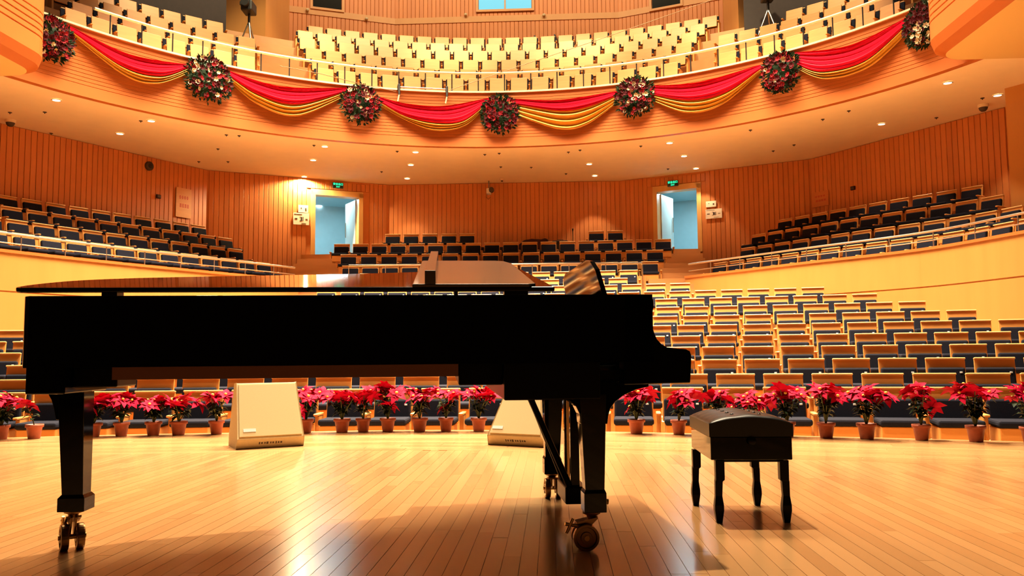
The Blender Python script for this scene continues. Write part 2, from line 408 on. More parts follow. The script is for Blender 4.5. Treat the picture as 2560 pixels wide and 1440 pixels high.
for i in range(7):
    a, b = WP[i], WP[i + 1]; L = (Vector(b) - Vector(a)).length; span = DL if i == 2 else DR if i == 4 else None
    mb = MB()
    def seg(s0, s1, z0, z1):
        p, q = wpt(a, b, s0)[0], wpt(a, b, s1)[0]; ribbon(mb, [tuple(p), tuple(q)], z0, z1, .25, 1)
    if span: seg(0, span[0], -1, ZC); seg(span[1], L, -1, ZC); seg(span[0], span[1], ZDT, ZC); seg(span[0], span[1], -1, ZD)
    else: seg(0, L, -1, ZC)
    wl = struct(wall_names[i], mb, 'slat'); walls[i] = wl
    if i in (0, 6): continue
    pitch = .148; z0 = 2.6
    key = 's'
    if key not in slat_mesh:
        m_ = MB().box((0, .0, (z0 + ZC) / 2), (.139, .03, ZC - z0 - .02)); slat_mesh[key] = m_.mesh('slat', 'slat', bevel=.008, seg=1)
        m_ = MB().box((0, .0, (ZDT + ZC) / 2), (.139, .03, ZC - ZDT - .12)); slat_mesh['d'] = m_.mesh('slat', 'slat', bevel=.008, seg=1)
    nsl = int(L / pitch); off = (L - nsl * pitch) / 2
    for k in range(nsl):
        s = off + (k + .5) * pitch; over = span and span[0] - .2 < s < span[1] + .2
        p, t, nn = wpt(a, b, s, .022); wp = H(p.x, p.y); t3 = H(p.x + t.x, p.y + t.y) - wp
        link('slat', slat_mesh['d' if over else 's'], wl, wp, math.atan2(t3.y, t3.x))
# ceiling under the balcony
mb = MB(); PH = [math.radians(-88 + 176 * i / 60) for i in range(61)]
slab(mb, [(CU + (RB + .03) * math.sin(p), CV + (RB + .03) * math.cos(p)) for p in PH], [(CU + 19 * math.sin(p), CV + 19 * math.cos(p)) for p in PH], ZC, ZC + .15)
struct('ceiling', mb, 'soffit')

# ---- balcony front with grooves
ZL = hit_cyl(1220, 233, RB)[1]                            # ledge
prof = [(RB, ZC - .03)]; g = ZC + .22
while g < ZL - .1:
    prof += [(RB, g), (RB + .008, g + .004), (RB + .008, g + .012), (RB, g + .016)]; g += .085
prof += [(RB, ZL), (RB + .16, ZL), (RB + .16, ZC - .03)]
mb = MB(); m = len(prof); A0, A1, N = -1.45, 1.42, 90
for i in range(N + 1):
    ph = A0 + (A1 - A0) * i / N
    for (r, z) in prof: mb.v.append(tuple(pol(r, ph, z)))
for i in range(N):
    for k in range(m):
        mb.f.append((i * m + k, (i + 1) * m + k, (i + 1) * m + (k + 1) % m, i * m + (k + 1) % m)); mb.sm.append(False)
front = struct('wall_balcony_front', mb, 'fascia')
mb = MB(); PH = [A0 + (A1 - A0) * i / N for i in range(N + 1)]
slab(mb, [(CU + (RB - .05) * math.sin(p), CV + (RB - .05) * math.cos(p)) for p in PH], [(CU + (RB + .22) * math.sin(p), CV + (RB + .22) * math.cos(p)) for p in PH], ZL, ZL + .045)
mb.build('ledge', 'handrail', front)

# ================================================================== SEATS
def bmesh_box(c, d, bev, mat, name, rot=None, seg=2):
    return MB().box(c, d, rot).mesh(name, mat, bevel=bev, seg=seg)
SW = .49
def seat_kit(band, tagged):
    """meshes of one auditorium seat; faces -Y, floor at z=0"""
    lean = Matrix.Rotation(math.radians(-9), 3, 'X'); kit = []
    h = .405; base = Vector((0, .02, .43))
    kit.append(('back_panel', bmesh_box(base + lean @ Vector((0, .02, h / 2)), (SW, .03, h), .006, 'seatwood', 'back_panel', lean)))
    kit.append(('top_rail', bmesh_box(base + lean @ Vector((0, .004, h - .006)), (SW + .008, .062, .026), .010, 'litrail', 'top_rail', lean)))
    ph = h - band - .01
    kit.append(('back_pad', bmesh_box(base + lean @ Vector((0, -.028, ph / 2)), (SW - .035, .075, ph), .025, 'fabric', 'back_pad', lean)))
    if band > .2:                                         # balcony seats are tipped up, wooden underside outwards
        kit[2] = ('back_pad', bmesh_box(base + lean @ Vector((0, -.02, .225)), (SW + .05, .04, .30), .012, 'fabric', 'back_pad', lean))
        kit.append(('seat', bmesh_box((0, -.075, .57), (SW - .06, .07, .34), .02, 'fabric', 'seat', lean)))
        kit.append(('seat_base', bmesh_box((0, -.125, .60), (SW - .02, .03, .40), .010, 'seatwood', 'seat_base', lean)))
    else:
        kit.append(('seat', bmesh_box((0, -.23, .455), (SW - .02, .44, .075), .025, 'fabric', 'seat')))
        kit.append(('seat_base', bmesh_box((0, -.22, .32), (SW - .05, .40, .19), .012, 'seatwood', 'seat_base')))
    a = MB(); a.box((-.3, -.10, .26), (.05, .24, .52)); a.box((-.3, -.13, .535), (.058, .32, .03))
    kit.append(('armrest', a.mesh('armrest', 'seatwood', bevel=.008, seg=1)))
    if tagged:
        kit.append(('number_plate', bmesh_box(base + lean @ Vector((.17, -.069, ph - .07)), (.034, .006, .022), .002, 'label', 'number_plate', lean, 1)))
    b = MB(); b.box((.3, -.10, .26), (.05, .24, .52)); b.box((.3, -.13, .535), (.058, .32, .03))
    return kit, b.mesh('armrest', 'seatwood', bevel=.008, seg=1)
KIT_ST = seat_kit(.125, True); KIT_TE = seat_kit(.08, False); KIT_BA = seat_kit(.27, False)
hidden = []
def put_seat(kit, u, v, z, tang, label, group, last, name):
    p = H(u, v, z); t3 = H(u + tang.x, v + tang.y) - H(u, v)
    if name == 'stalls_chair':                             # wholly behind the piano, or out of the frame
        q = project(p + Vector((0, .05, .83))); g = 62 * 10 / p.y
        if (70 + g < q[0] < 1625 - g and 742 < q[1] < 905 - 27) or q[0] < -g or q[0] > 2560 + g:
            hidden.append((kit, Matrix.Translation(p) @ Matrix.Rotation(math.atan2(t3.y, t3.x), 4, 'Z'))); return None
    o = empty(name, p, math.atan2(t3.y, t3.x), label, 'chair', group)
    for nm, me in kit[0]: link(nm, me, o)
    if last: link('armrest', kit[1], o)
    return o
def seat_run(kit, path, ss, z, label, group, name='terrace_chair'):
    for i, s in enumerate(ss):
        p, t = path.at(s); put_seat(kit, p.x, p.y, z, t, label, group, i == len(ss) - 1, name)
ordn = ['first', 'second', 'third', 'fourth', 'fifth', 'sixth', 'seventh', 'eighth', 'ninth', 'tenth', 'eleventh', 'twelfth', 'thirteenth']
for k, (v0, zf, cu) in enumerate(rows):
    P = Path([(-12 + 24 * i / 80, v0 - (-12 + 24 * i / 80) ** 2 / 2 / RAD) for i in range(81)])
    s0 = P.near(cu, v0 - cu * cu / 2 / RAD); ss = []
    for j in range(-25, 26):
        s = s0 + j * .6; p, t = P.at(max(0, min(P.L, s)))
        if s < .3 or s > P.L - .3: continue
        lim = .45
        if not (par_u(parL, p.y - .3) + lim < p.x < par_u(parR, p.y - .3) - lim): continue
        if k >= 11 and not -3.9 < p.x < 3.75: continue
        if k == 10 and not -4.6 < p.x < 5.2: continue
        w_ = H(p.x, p.y); 
        if abs(w_.x / w_.y) > .70: continue
        ss.append(s)
    lab = 'navy padded seat with bare wood top edge, ' + ordn[k] + ' row of the stalls from the stage'
    seat_run(KIT_ST, P, ss, zf, lab, 'seats in the ' + ordn[k] + ' stalls row', 'stalls_chair')
def merge(name, items, label, cat):
    bm = bmesh.new(); mats = []
    for kit, mx in items:
        for nm, me in kit[0]:
            if nm == 'number_plate': continue
            o0 = len(bm.verts); f0 = len(bm.faces); bm.from_mesh(me); bm.verts.ensure_lookup_table(); bm.faces.ensure_lookup_table()
            for q in bm.verts[o0:]: q.co = mx @ q.co
            if me.materials[0] not in mats: mats.append(me.materials[0])
            for q in bm.faces[f0:]: q.material_index = mats.index(me.materials[0])
    me = bpy.data.meshes.new(name); bm.to_mesh(me); bm.free()
    for m_ in mats: me.materials.append(m_)
    return tag(link(name, me), label, cat, kind='stuff')
merge('stalls_chairs', hidden, 'further navy stalls seats standing behind the body of the grand piano', 'chairs')
# ---- back block behind the middle rail
BR = [(660, 23.75, 850, 1645), (632, 24.6, 846, 1657), (606, 25.45, 830, 1676), (582, 26.3, 0, 0)]
back_rows = []
for k, (y, d, xa, xb) in enumerate(BR):
    h = toH(atY(1262, y, d)); vv = h[1]; zf = h[2] - SEATH; back_rows.append((vv, zf))
    P = Path([(-9 + 18 * i / 40, vv - (-9 + 18 * i / 40) ** 2 / 2 / 60) for i in range(41)])
    lab = 'small navy padded seat, ' + ordn[k] + ' row of the rear block behind the middle rail'
    if xa:
        a = toH(atY(xa, y, d))[0] + .27; b = toH(atY(xb, y, d))[0] - .27; n_ = int(round((b - a) / .6)); ss = [P.near(a + (b - a) * i / n_, vv) for i in range(n_ + 1)]
    else:
        ss = [P.near(toH(atY(x, y, d))[0], vv) for x in (980, 1026, 1073, 1121, 1167, 1490, 1537)]
        lab = 'small navy padded seat in the last row against the rear slatted wall'
    seat_run(KIT_TE, P, ss, zf, lab, 'seats in rear block row ' + ordn[k])
mb = MB()
for k, (vv, zf) in enumerate(back_rows):
    U = [-4.3 + 8.5 * i / 16 for i in range(17)]; nv = back_rows[k + 1][0] if k < 3 else 27.75
    slab(mb, [(u, vv - u * u / 120 - .62) for u in U], [(u, min(27.08, nv - u * u / 120 - .60)) for u in U], 1.0, zf)
struct('floor_rear_block', mb, 'step')
# ---- terraces
TZ = []
for P, side, xs, ys, who in ((parL, 1, 400, (627, 599, 572, 549), 'terrace beyond the piano tail'), (parR, -1, 2300, (592, 557, 522, 490), 'terrace beyond the piano bench')):
    zs = []
    floors = MB(); prev = None
    for k in range(4):
        Q = P.offset((.85 + .80 * k) * side)
        # top height from the pixel row at xs
        best = None
        for i in range(200):
            p, t = Q.at(Q.L * i / 199); w_ = H(p.x, p.y); X = 1280 + F * w_.x / w_.y
            if best is None or abs(X - xs) < best[0]: best = (abs(X - xs), w_.y)
        zt = atY(xs, ys[k], best[1]).z; zf = zt - SEATH; zs.append(zf)
        A = P.offset((.24 if k == 0 else .85 + .80 * k - .55) * side); B = P.offset((.85 + .80 * (k + 1) - .54 + (.9 if k == 3 else 0)) * side)
        N_ = 40; slab(floors, [tuple(A.at(A.L * i / N_)[0]) for i in range(N_ + 1)], [tuple(B.at(B.L * i / N_)[0]) for i in range(N_ + 1)], .5, zf)
        rev = [tuple(p) for p in Q.p]
        # the row runs so that the seats face the stage
        R = Path(rev) if side > 0 else Path(rev[::-1])
        if side > 0: R = Path(rev)
        ss = []; s = (Q.L - .45 - (.3 if k % 2 else 0)) if side > 0 else .45 + (.3 if k % 2 else 0)
        while 0.3 < s < Q.L - .2:
            p, t = R.at(s); w_ = H(p.x, p.y)
            if abs(w_.x / w_.y) < ((.655 if k < 1 else .645) if side > 0 else (.64 if k < 1 else .62 if k < 3 else .585)): ss.append(s)
            s += -.6 if side > 0 else .6
        ss.sort()
        lab = 'dark navy seat with wood rim, ' + ordn[k] + ' row of the ' + who
        seat_run(KIT_TE, R, ss, zf, lab, ordn[k] + ' row of the ' + who)
    struct('floor_terrace_left' if side > 0 else 'floor_terrace_right', floors, 'step'); TZ.append(zs)
print('TZ', TZ, 'ZD', ZD, ZDT, 'ZL', ZL, 'back', back_rows, 'rows', [(round(a, 2), round(b, 2)) for a, b, c in rows])

# ================================================================== BALCONY
def ring(R, a, b, n=24): return [(CU + R * math.sin(a + (b - a) * i / n), CV + R * math.cos(a + (b - a) * i / n)) for i in range(n + 1)]
def ph_at(x, y, R): return hit_cyl(x, y, R)[0]
BY = [196, 173, 150, 127, 110, 95]
mb = MB(); bal = []
for k, y in enumerate(BY):
    R = RB + .95 + .92 * k; zt = hit_cyl(1262, y, R)[1]; zf = zt - SEATH; bal.append((R, zf))
    slab(mb, ring(R - .62 if k else RB + .1, -1.3, 1.3, 48), ring(R + .31 if k < 5 else R + 1.3, -1.3, 1.3, 48), ZC + .15, zf)
struct('floor_balcony', mb, 'step')
CEN = [(783, 1703), (772, 1722), (757, 1737), (742, 1750), (738, 1770), (765, 1800)]
for k, (R, zf) in enumerate(bal):
    pth = Path(ring(R, -1.3, 1.3, 120))
    y0 = BY[k]
    a = ph_at(CEN[k][0], y0 - 20, R); b = ph_at(CEN[k][1], y0 - 28, R)
    s0, s1 = (a + 1.3) * R, (b + 1.3) * R; n_ = int((s1 - s0 - .55) / .6)
    ss = [s0 + .3 + (s1 - s0 - .6) * i / n_ for i in range(n_ + 1)]
    seat_run(KIT_BA, pth, ss, zf, 'pale tall-backed wood seat, ' + ordn[k] + ' row of the middle balcony block', ordn[k] + ' row of the middle balcony block', 'balcony_chair')
    if k < 4:
        for (xa, xb, ya, yb, who) in ((120, 640, 30, 165, 'tail'), (1795, 2300, 150, 20, 'bench')):
            a = ph_at(xa, ya, R); b = ph_at(xb, yb, R)
            if k == 3: a, b = (a, ph_at(560, 90, R)) if who == 'tail' else (ph_at(1965, 90, R), b)
            s0, s1 = (a + 1.3) * R, (b + 1.3) * R; n_ = int((s1 - s0 - .55) / .6)
            ss = [s0 + .3 + .6 * i for i in range(n_ + 1)] if who == 'bench' else [s1 - .3 - .6 * (n_ - i) for i in range(n_ + 1)]
            seat_run(KIT_BA, pth, ss, zf, 'pale tall-backed wood seat, ' + ordn[k] + ' row of the balcony wing above the piano ' + who, ordn[k] + ' row of the balcony wing above the ' + who, 'balcony_chair')
# balcony rail
rail = empty('balcony_railing', pol(RB + .3, 0, ZL), 0, 'long pale handrail on slim dark posts along the balcony ledge', 'railing')
def wchild(o, par):
    o.parent = par; o.matrix_parent_inverse = par.matrix_basis.inverted(); return o
def locm(par): return (Matrix.Translation(par.location) @ Matrix.Rotation(par.rotation_euler.z, 4, 'Z'))
ZR = hit_cyl(1262, 183, RB + .3)[1]
rr = [pol(RB + .3, -1.0 + 1.98 * i / 90, ZR) for i in range(91)]
wchild(MB().tube(rr, .038, 8).build('handrail', 'handrail'), rail)
for i in range(29):
    ph = -1.0 + 1.98 * (i + .5) / 29
    wchild(MB().tube([pol(RB + .3, ph, ZL), pol(RB + .3, ph, ZR)], .017, 6).build('post', 'darkmetal'), rail)
# walls above
RD = bal[3][0] + .75
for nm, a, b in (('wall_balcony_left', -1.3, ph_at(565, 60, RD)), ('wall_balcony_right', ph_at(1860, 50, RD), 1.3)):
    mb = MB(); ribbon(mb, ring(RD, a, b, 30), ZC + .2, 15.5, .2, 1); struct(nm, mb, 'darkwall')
VB = CV + bal[5][0] + .95
def uat(x, Y, y=40): return toH(atY(x, y, Y))
c0 = uat(985, 28.9); c1 = uat(1545, 28.9); l0 = uat(722, 27.9); r1 = uat(1802, 27.6)
BW = [(l0[0], l0[1]), (c0[0], c0[1] + .2), (c1[0], c0[1] + .2), (r1[0], l0[1])]
ztrim = atY(1262, 50, c0[1]).z; zwin = atY(1262, 25, c0[1]).z
smb = MB().box((0, 0, (10.5 + 15.5) / 2), (.139, .03, 5.0)).mesh('slat', 'slat', bevel=.008, seg=1)
for i, nm in enumerate(('wall_upper_left', 'wall_upper_back', 'wall_upper_right')):
    a, b = BW[i], BW[i + 1]; mb = MB(); ribbon(mb, [a, b], ZC + .2, 15.5, .2, 1); wl = struct(nm, mb, 'slat')
    L = (Vector(b) - Vector(a)).length; nsl = int(L / .148)
    for k in range(nsl):
        p, t, nn = wpt(a, b, (k + .5) * L / nsl, .02); q = H(p.x, p.y); t3 = H(p.x + t.x, p.y + t.y) - q
        link('slat', smb, wl, q, math.atan2(t3.y, t3.x))
    p, t, nn = wpt(a, b, 0, .06); p2, _, _ = wpt(a, b, L, .06)
    mb = MB(); ribbon(mb, [tuple(p), tuple(p2)], ztrim, ztrim + .22, .05, 1); mb.build('trim_band', 'pillar', wl)
def wall_window(i, x0, x1, y1, mat, name, nmull):
    a, b = BW[i], BW[i + 1]; s0 = hit_wall(x0, y1, a, b)[0]; s1 = hit_wall(x1, y1, a, b)[0]; zb = hit_wall((x0 + x1) / 2, y1, a, b)[1]; z1 = zb + 1.3
    root = MB()
    def bar(sa, sb, za, zb_, off, th, m):
        p, _, _ = wpt(a, b, sa, off); q, _, _ = wpt(a, b, sb, off); ribbon(m, [tuple(p), tuple(q)], za, zb_, th, -1)
    for (sa, sb, za, zb_) in ((s0 - .08, s1 + .08, zb - .08, zb), (s0 - .08, s1 + .08, z1, z1 + .08), (s0 - .08, s0, zb, z1), (s1, s1 + .08, zb, z1)): bar(sa, sb, za, zb_, .05, .05, root)
    for k in range(nmull): c = s0 + (s1 - s0) * (k + 1) / (nmull + 1); bar(c - .025, c + .025, zb, z1, .05, .05, root)
    o = tag(root.build(name, 'pillar'), kind='structure')
    for k in range(nmull + 1):
        m = MB(); w_ = (s1 - s0) / (nmull + 1); bar(s0 + w_ * k + .02, s0 + w_ * (k + 1) - .02, zb, z1, .055, .01, m); m.build('pane', mat, o)
wall_window(1, 1196, 1330, 25, 'glassblue', 'window_1', 1)
wall_window(0, 781, 854, 23, 'glassdark', 'window_2', 0)
wall_window(2, 1630, 1703, 18, 'glassdark', 'window_3', 0)
# piers that part the wings from the middle block
for nm, xs, Y in (('wall_pier_left', (563, 664, 722), (26.2, 25.6, 27.8)), ('wall_pier_right', (1800, 1846, 1905), (27.5, 25.6, 26.4))):
    pts = [uat(x, y_)[:2] for x, y_ in zip(xs, Y)]; back = [(pts[2][0], pts[2][1] + 1.5), (pts[0][0], pts[0][1] + 2.2)]
    pl = [H(*p) for p in pts + back]; mb = MB(); mb.prism([(p.x, p.y) for p in pl], lambda q: Vector((q[0], q[1], ZC + .2)), lambda q: Vector((q[0], q[1], 15.5))); struct(nm, mb, 'pillar')
# wall lamps, small
for i, (x, y, wi) in enumerate(((768, 28, 0), (915, 50, 0), (1165, 40, 1), (1360, 41, 1))):
    s, z = hit_wall(x, y, BW[wi], BW[wi + 1]); p, t, nn = wpt(BW[wi], BW[wi + 1], s, .12)
    o = MB().lathe([(.0, -.05), (.05, -.04), (.06, .0), (.05, .04), (0, .05)], H(p.x, p.y, z), 10).build('wall_lamp', 'whitefl')
    tag(o, 'small pale wall lamp on the band below the balcony windows', 'lamp', 'wall lamps above the balcony')

# ---- side boxes with rounded ends
def side_box(name, xe, ye, Y, side, zb):
    e = toH(atY(xe, ye, Y)); u0, v0 = e[0], e[1]; r = .75
    cxu = u0 + r * side; pts = [(cxu - side * r, v0 - 7.0)] + [(cxu - side * r * math.cos(a), v0 + r * math.sin(a)) for a in [PI / 2 * i / 8 for i in range(9)]] + [(cxu + side * 4, v0 + r)]
    if side < 0: pts = pts
    prof = [(0, zb), (.02, zb + .3)]; g = zb + .55
    prof = [(.25, zb), (.06, zb + .10), (0, zb + .28)]
    for k in range(5): z = zb + .62 + k * .12; prof += [(0, z), (.02, z + .006), (.02, z + .026), (0, z + .032)]
    prof += [(0, zb + 1.9), (.15, zb + 1.9)]
    P = Path(pts); mb = MB(); n_ = len(P.p)
    for (d, z) in prof:
        Q = P.offset(d * (-side)); mb.v += [tuple(H(p.x, p.y, z)) for p in Q.p]
    for j in range(len(prof) - 1):
        for i in range(n_ - 1): mb.f.append((j * n_ + i, j * n_ + i + 1, (j + 1) * n_ + i + 1, (j + 1) * n_ + i)); mb.sm.append(False)
    o = struct(name, mb, 'fascia')
    Q = P.offset(.25 * -side); mb = MB(); q = [H(p.x, p.y, zb) for p in Q.p] + [H(cxu + side * 4, v0 - 7.0, zb)]
    n2 = len(q); mb.add(q + [p + Vector((0, 0, .06)) for p in q], [tuple(range(n2)), tuple(range(n2, 2 * n2))] + [(i, (i + 1) % n2, n2 + (i + 1) % n2, n2 + i) for i in range(n2)])
    mb.build('soffit', 'cream', o)
side_box('wall_box_right', 2336, 100, 15.2, 1, atY(2370, 128, 15.2).z)
side_box('wall_box_left', 88, 120, 15.2, -1, atY(60, 165, 15.2).z)
# pier at the end of the right terrace
p = toH(atY(2522, 400, 17.6)); mb = MB()
ribbon(mb, [(p[0], p[1]), (p[0] + .55, p[1] - .8), (p[0] + 1.0, p[1] - 2.4), (p[0] + 1.2, p[1] - 4)], 2.0, ZC, .3, 1); struct('wall_pier_terrace', mb, 'wallwood')

# ================================================================== DOORS AND CORRIDORS
def doorway(idx, a, b, span, hinge_hi, xlab):
    s0, s1 = span; zt = ZDT
    def box_on(m, sa, sb, za, zb_, o0, o1):
        p = [wpt(a, b, sa, o0)[0], wpt(a, b, sb, o0)[0], wpt(a, b, sb, o1)[0], wpt(a, b, sa, o1)[0]]
        m.quad8([H(q.x, q.y, za) for q in p], [H(q.x, q.y, zb_) for q in p]); return m
    fr = MB(); box_on(fr, s0 - .02, s0 + .12, ZD, zt, .06, -.30); box_on(fr, s1 - .12, s1 + .02, ZD, zt, .06, -.30); box_on(fr, s0 - .02, s1 + .02, zt - .14, zt + .04, .06, -.30)
    d = tag(fr.build('door_%d' % idx, 'doorframe'), kind='structure')
    c = MB(); D = -3.2; s0c, s1c = s0 - 1.4, s1 + 1.4
    for (sa, sb, za, zb_, o0, o1) in ((s0c, s1c, ZD - .1, ZD, -.3, D), (s0c, s1c, zt + .10, zt + .2, -.3, D), (s0c, s1c, ZD, zt + .1, D, D - .1), (s0c - .1, s0c, ZD, zt + .1, -.3, D), (s1c, s1c + .1, ZD, zt + .1, -.3, D)):
        box_on(c, sa, sb, za, zb_, o0, o1)
    struct('wall_corridor_%d' % idx, c, 'corridor')
    # open leaf, swung into the corridor
    hs = s1 - .13 if hinge_hi else s0 + .13; dr = -.10 if hinge_hi else .10
    lf = MB(); p0 = wpt(a, b, hs, -.30)[0]; p1 = wpt(a, b, hs + dr, -1.25)[0]; t = (p1 - p0).normalized(); nn = Vector((-t.y, t.x)) * .025
    q = [p0 - nn, p1 - nn, p1 + nn, p0 + nn]; lf.quad8([H(v_.x, v_.y, ZD + .02) for v_ in q], [H(v_.x, v_.y, zt - .16) for v_ in q])
    leaf = lf.build('door_leaf', 'doorleaf', d)
    hp = p1 - t * .12; side = nn.normalized() * (.06 if hinge_hi else -.06)
    MB().tube([H(hp.x + side.x, hp.y + side.y, ZD + .85), H(hp.x + side.x, hp.y + side.y, ZD + 1.35)], .018, 6).build('handle', 'steel', leaf)
    return box_on
for idx, a, b, span, hh in ((1, WP[2], WP[3], DL, True), (2, WP[4], WP[5], DR, False)):
    doorway(idx, a, b, span, hh, 0)
    mid = (span[0] + span[1]) / 2
    for px in (((803, 489), (797, 515)) if hh else ((1746, 510),)):
        q = atZ(px[0], px[1], ZDT + .09)
        o = MB().lathe([(.001, -.012), (.10, -.012), (.115, 0), (.001, .0)], q, 18, caps=False).build('corridor_downlight', 'coollamp')
        tag(o, 'bright cool round lamp in the corridor ceiling behind ' + ('the doorway on the piano tail side' if hh else 'the doorway on the bench side'), 'lamp', 'corridor lamps ' + ('tail side' if hh else 'bench side'))
    p = wpt(a, b, mid, -1.3)[0]; area('corridor_light', H(p.x, p.y, ZDT + .05), H(p.x, p.y, 0), 70, 1.2, .5, (.66, .9, 1.0))
# exit signs
def text_mesh(txt, size, mat, ext=.004):
    c = bpy.data.curves.new('lettering', 'FONT'); c.body = txt; c.size = size; c.align_x = 'CENTER'; c.align_y = 'CENTER'; c.extrude = ext
    o = bpy.data.objects.new('lettering', c); COL.objects.link(o); dg = bpy.context.evaluated_depsgraph_get()
    me = bpy.data.meshes.new_from_object(o.evaluated_get(dg)); bpy.data.objects.remove(o); me.materials.clear(); me.materials.append(M[mat]); return me
def wall_frame(a, b, x, y, off):
    s, z = hit_wall(x, y, a, b); p, t, nn = wpt(a, b, s, off); w_ = H(p.x, p.y, z); t3 = H(p.x + t.x, p.y + t.y) - H(p.x, p.y); return w_, math.atan2(t3.y, t3.x), s
for x, y, a, b, who in ((842, 466, WP[2], WP[3], 'on the piano tail side'), (1686, 461, WP[4], WP[5], 'on the bench side')):
    w_, rz, _ = wall_frame(a, b, x, y, .16)
    o = empty('exit_sign', w_, rz, 'green lit exit sign on the slats above the doorway ' + who, 'sign')
    MB().box((0, 0, 0), (.36, .05, .19)).build('housing', 'exitbody', o, bevel=.02)
    for txt, sz, z in (('安全出口', .082, .035), ('EXIT', .06, -.05)):
        l = link('lettering', text_mesh(txt, sz, 'exitglow'), o); l.location = (0, -.028, z); l.rotation_euler = (PI / 2, 0, 0)
# seating plan sheets beside each door, red notices on the side walls
def sheet(name, a, b, x, y, wpx, hpx, marks, label, cat, group=None, mat='paper', inkm='ink'):
    w_, rz, s = wall_frame(a, b, x, y, .075); s1, z1 = hit_wall(x + wpx / 2, y - hpx / 2, a, b); s2, z2 = hit_wall(x - wpx / 2, y + hpx / 2, a, b)
    W, Hh = abs(s1 - s2), abs(z1 - z2); o = empty(name, w_, rz, label, cat, group)
    MB().box((0, 0, 0), (W, .012, Hh)).build('board', mat, o)
    m = MB()
    for (cx, cz, mw, mh) in marks: m.box((cx * W, -.008, cz * Hh), (mw * W, .006, mh * Hh))
    m.build('print', inkm, o); return o
plan = [(-.02, .0, .05, .34), (.03, .0, .09, .30), (.12, 0, .04, .34), (-.08, .16, .05, .05), (-.08, -.16, .05, .05), (-.33, 0, .16, .08), (.33, -.02, .14, .05), (-.2, .38, .5, .03), (.15, -.38, .3, .03)]
for (x0, y0, x1, y1, a, b, who) in ((752, 548, 757, 523, WP[2], WP[3], 'on the piano tail side'), (1786, 535, 1779, 511, WP[4], WP[5], 'on the bench side')):
    sheet('seating_plan', a, b, x0, y0, 40, 27, plan, 'cream seating plan board with dark print beside the doorway ' + who, 'notice')
    sheet('notice_sheet', a, b, x1, y1, 25, 17, [(.25, -.05, .14, .3), (-.2, .1, .1, .1)], 'smaller cream sheet above the seating plan ' + who, 'notice')
chars = [(-.24 + .16 * i, .18 + dz, .10 - .03 * (dz != 0), .025) for i in range(4) for dz in (-.04, 0, .04)] + [(-.2 + .16 * i, -.10 + dz, .10, .028) for i in range(4) for dz in (-.045, 0, .045)]
sheet('red_notice', WP[1], WP[2], 455, 508, 40, 66, chars, 'tall wood-toned notice with two lines of red characters beyond the piano tail', 'notice', None, 'seatwood', 'redink')
sheet('red_notice', WP[5], WP[6], 2055, 498, 40, 46, chars, 'tall wood-toned notice with two lines of red characters beyond the bench', 'notice', None, 'slat', 'redink')
for x, y, a, b, who in ((392, 492, WP[1], WP[2], 'beside the red notice beyond the piano tail'), (2137, 471, WP[5], WP[6], 'beside the red notice beyond the bench')):
    w_, rz, _ = wall_frame(a, b, x, y, .08); o = empty('wall_box', w_, rz, 'small dark square box on the slatted wall ' + who, 'wall box')
    MB().box((0, 0, 0), (.14, .05, .11)).build('housing', 'maroon', o, bevel=.01); MB().box((0, -.028, 0), (.10, .008, .07)).build('cover', 'ink', o)
w_, rz, _ = wall_frame(WP[1], WP[2], 369, 416, .08)
o = empty('round_sounder', w_, rz, 'dark round alarm sounder high on the slatted wall beyond the piano tail', 'sounder')
MB().lathe([(.13, .03), (.13, -.02), (.10, -.05), (.02, -.06)], (0, 0, 0), 20, 'Y').build('body', 'ink', o); MB().lathe([(.07, -.05), (.07, -.07), (.0, -.075)], (0, 0, 0), 14, 'Y', False).build('grille', 'darkmetal', o)

# ---- downlights, sprinklers, cameras on the soffit
DLs = [(141, 250), (300, 334), (378, 302), (812, 366), (783, 400), (757, 431), (1039, 380), (1027, 412), (1018, 446), (1473, 410), (1487, 439), (1674, 357), (1710, 390), (1740, 421), (2204, 310), (2369, 207), (2494, 238)]
lm1 = MB().lathe([(.105, .0), (.105, -.012), (.085, -.016), (.08, 0)], n=18, caps=False).mesh('trim_ring', 'lampring')
lm2 = MB().lathe([(.001, -.006), (.082, -.006)], n=18, caps=False).mesh('lens', 'lampglow')
for i, (x, y) in enumerate(DLs):
    p = atZ(x, y, ZC - .006)
    if x == 757: q_, t_, n_ = wpt(WP[2], WP[3], hit_wall(757, 436, WP[2], WP[3])[0], .24); p = H(q_.x, q_.y, ZC - .006)
    o = empty('downlight', p, 0, 'round bright downlight set in the plaster ceiling under the balcony', 'downlight', 'downlights under the balcony')
    link('trim_ring', lm1, o); link('lens', lm2, o)
    hot = (x == 757)
    if hot: o['label'] = 'brightest downlight, close against the slatted wall by the doorway, glaring'; del o['group']
    spot('downlight_beam', p - Vector((0, 0, .03)), p - Vector((0, 0, 3)), 900 if hot else 190, 165 if hot else 78, .35, .04, (1, .80, .45) if hot else WARM)
dots = [(25, 281), (112, 280), (352, 302), (128, 333), (598, 339), (566, 337), (545, 372), (570, 404), (785, 363), (993, 378), (954, 429), (1212, 386), (1248, 383), (1252, 417), (1328, 418), (1421, 380), (1450, 375), (1602, 365), (1415, 434), (1670, 422), (1933, 377), (2057, 298), (2122, 277), (2341, 294), (2456, 245), (1985, 362), (1876, 325), (497, 404)]
vm = MB().lathe([(.045, 0), (.04, -.012), (.015, -.02)], n=10).mesh('rose', 'ink'); vm2 = MB().tube([(0, 0, -.018), (0, 0, -.04)], .012, 6).mesh('nozzle', 'darkmetal')
for (x, y) in dots:
    p = atZ(x, y, ZC); o = empty('sprinkler', p, 0, 'tiny dark sprinkler head in the plaster ceiling under the balcony', 'sprinkler', 'sprinklers under the balcony'); link('rose', vm, o); link('nozzle', vm2, o)
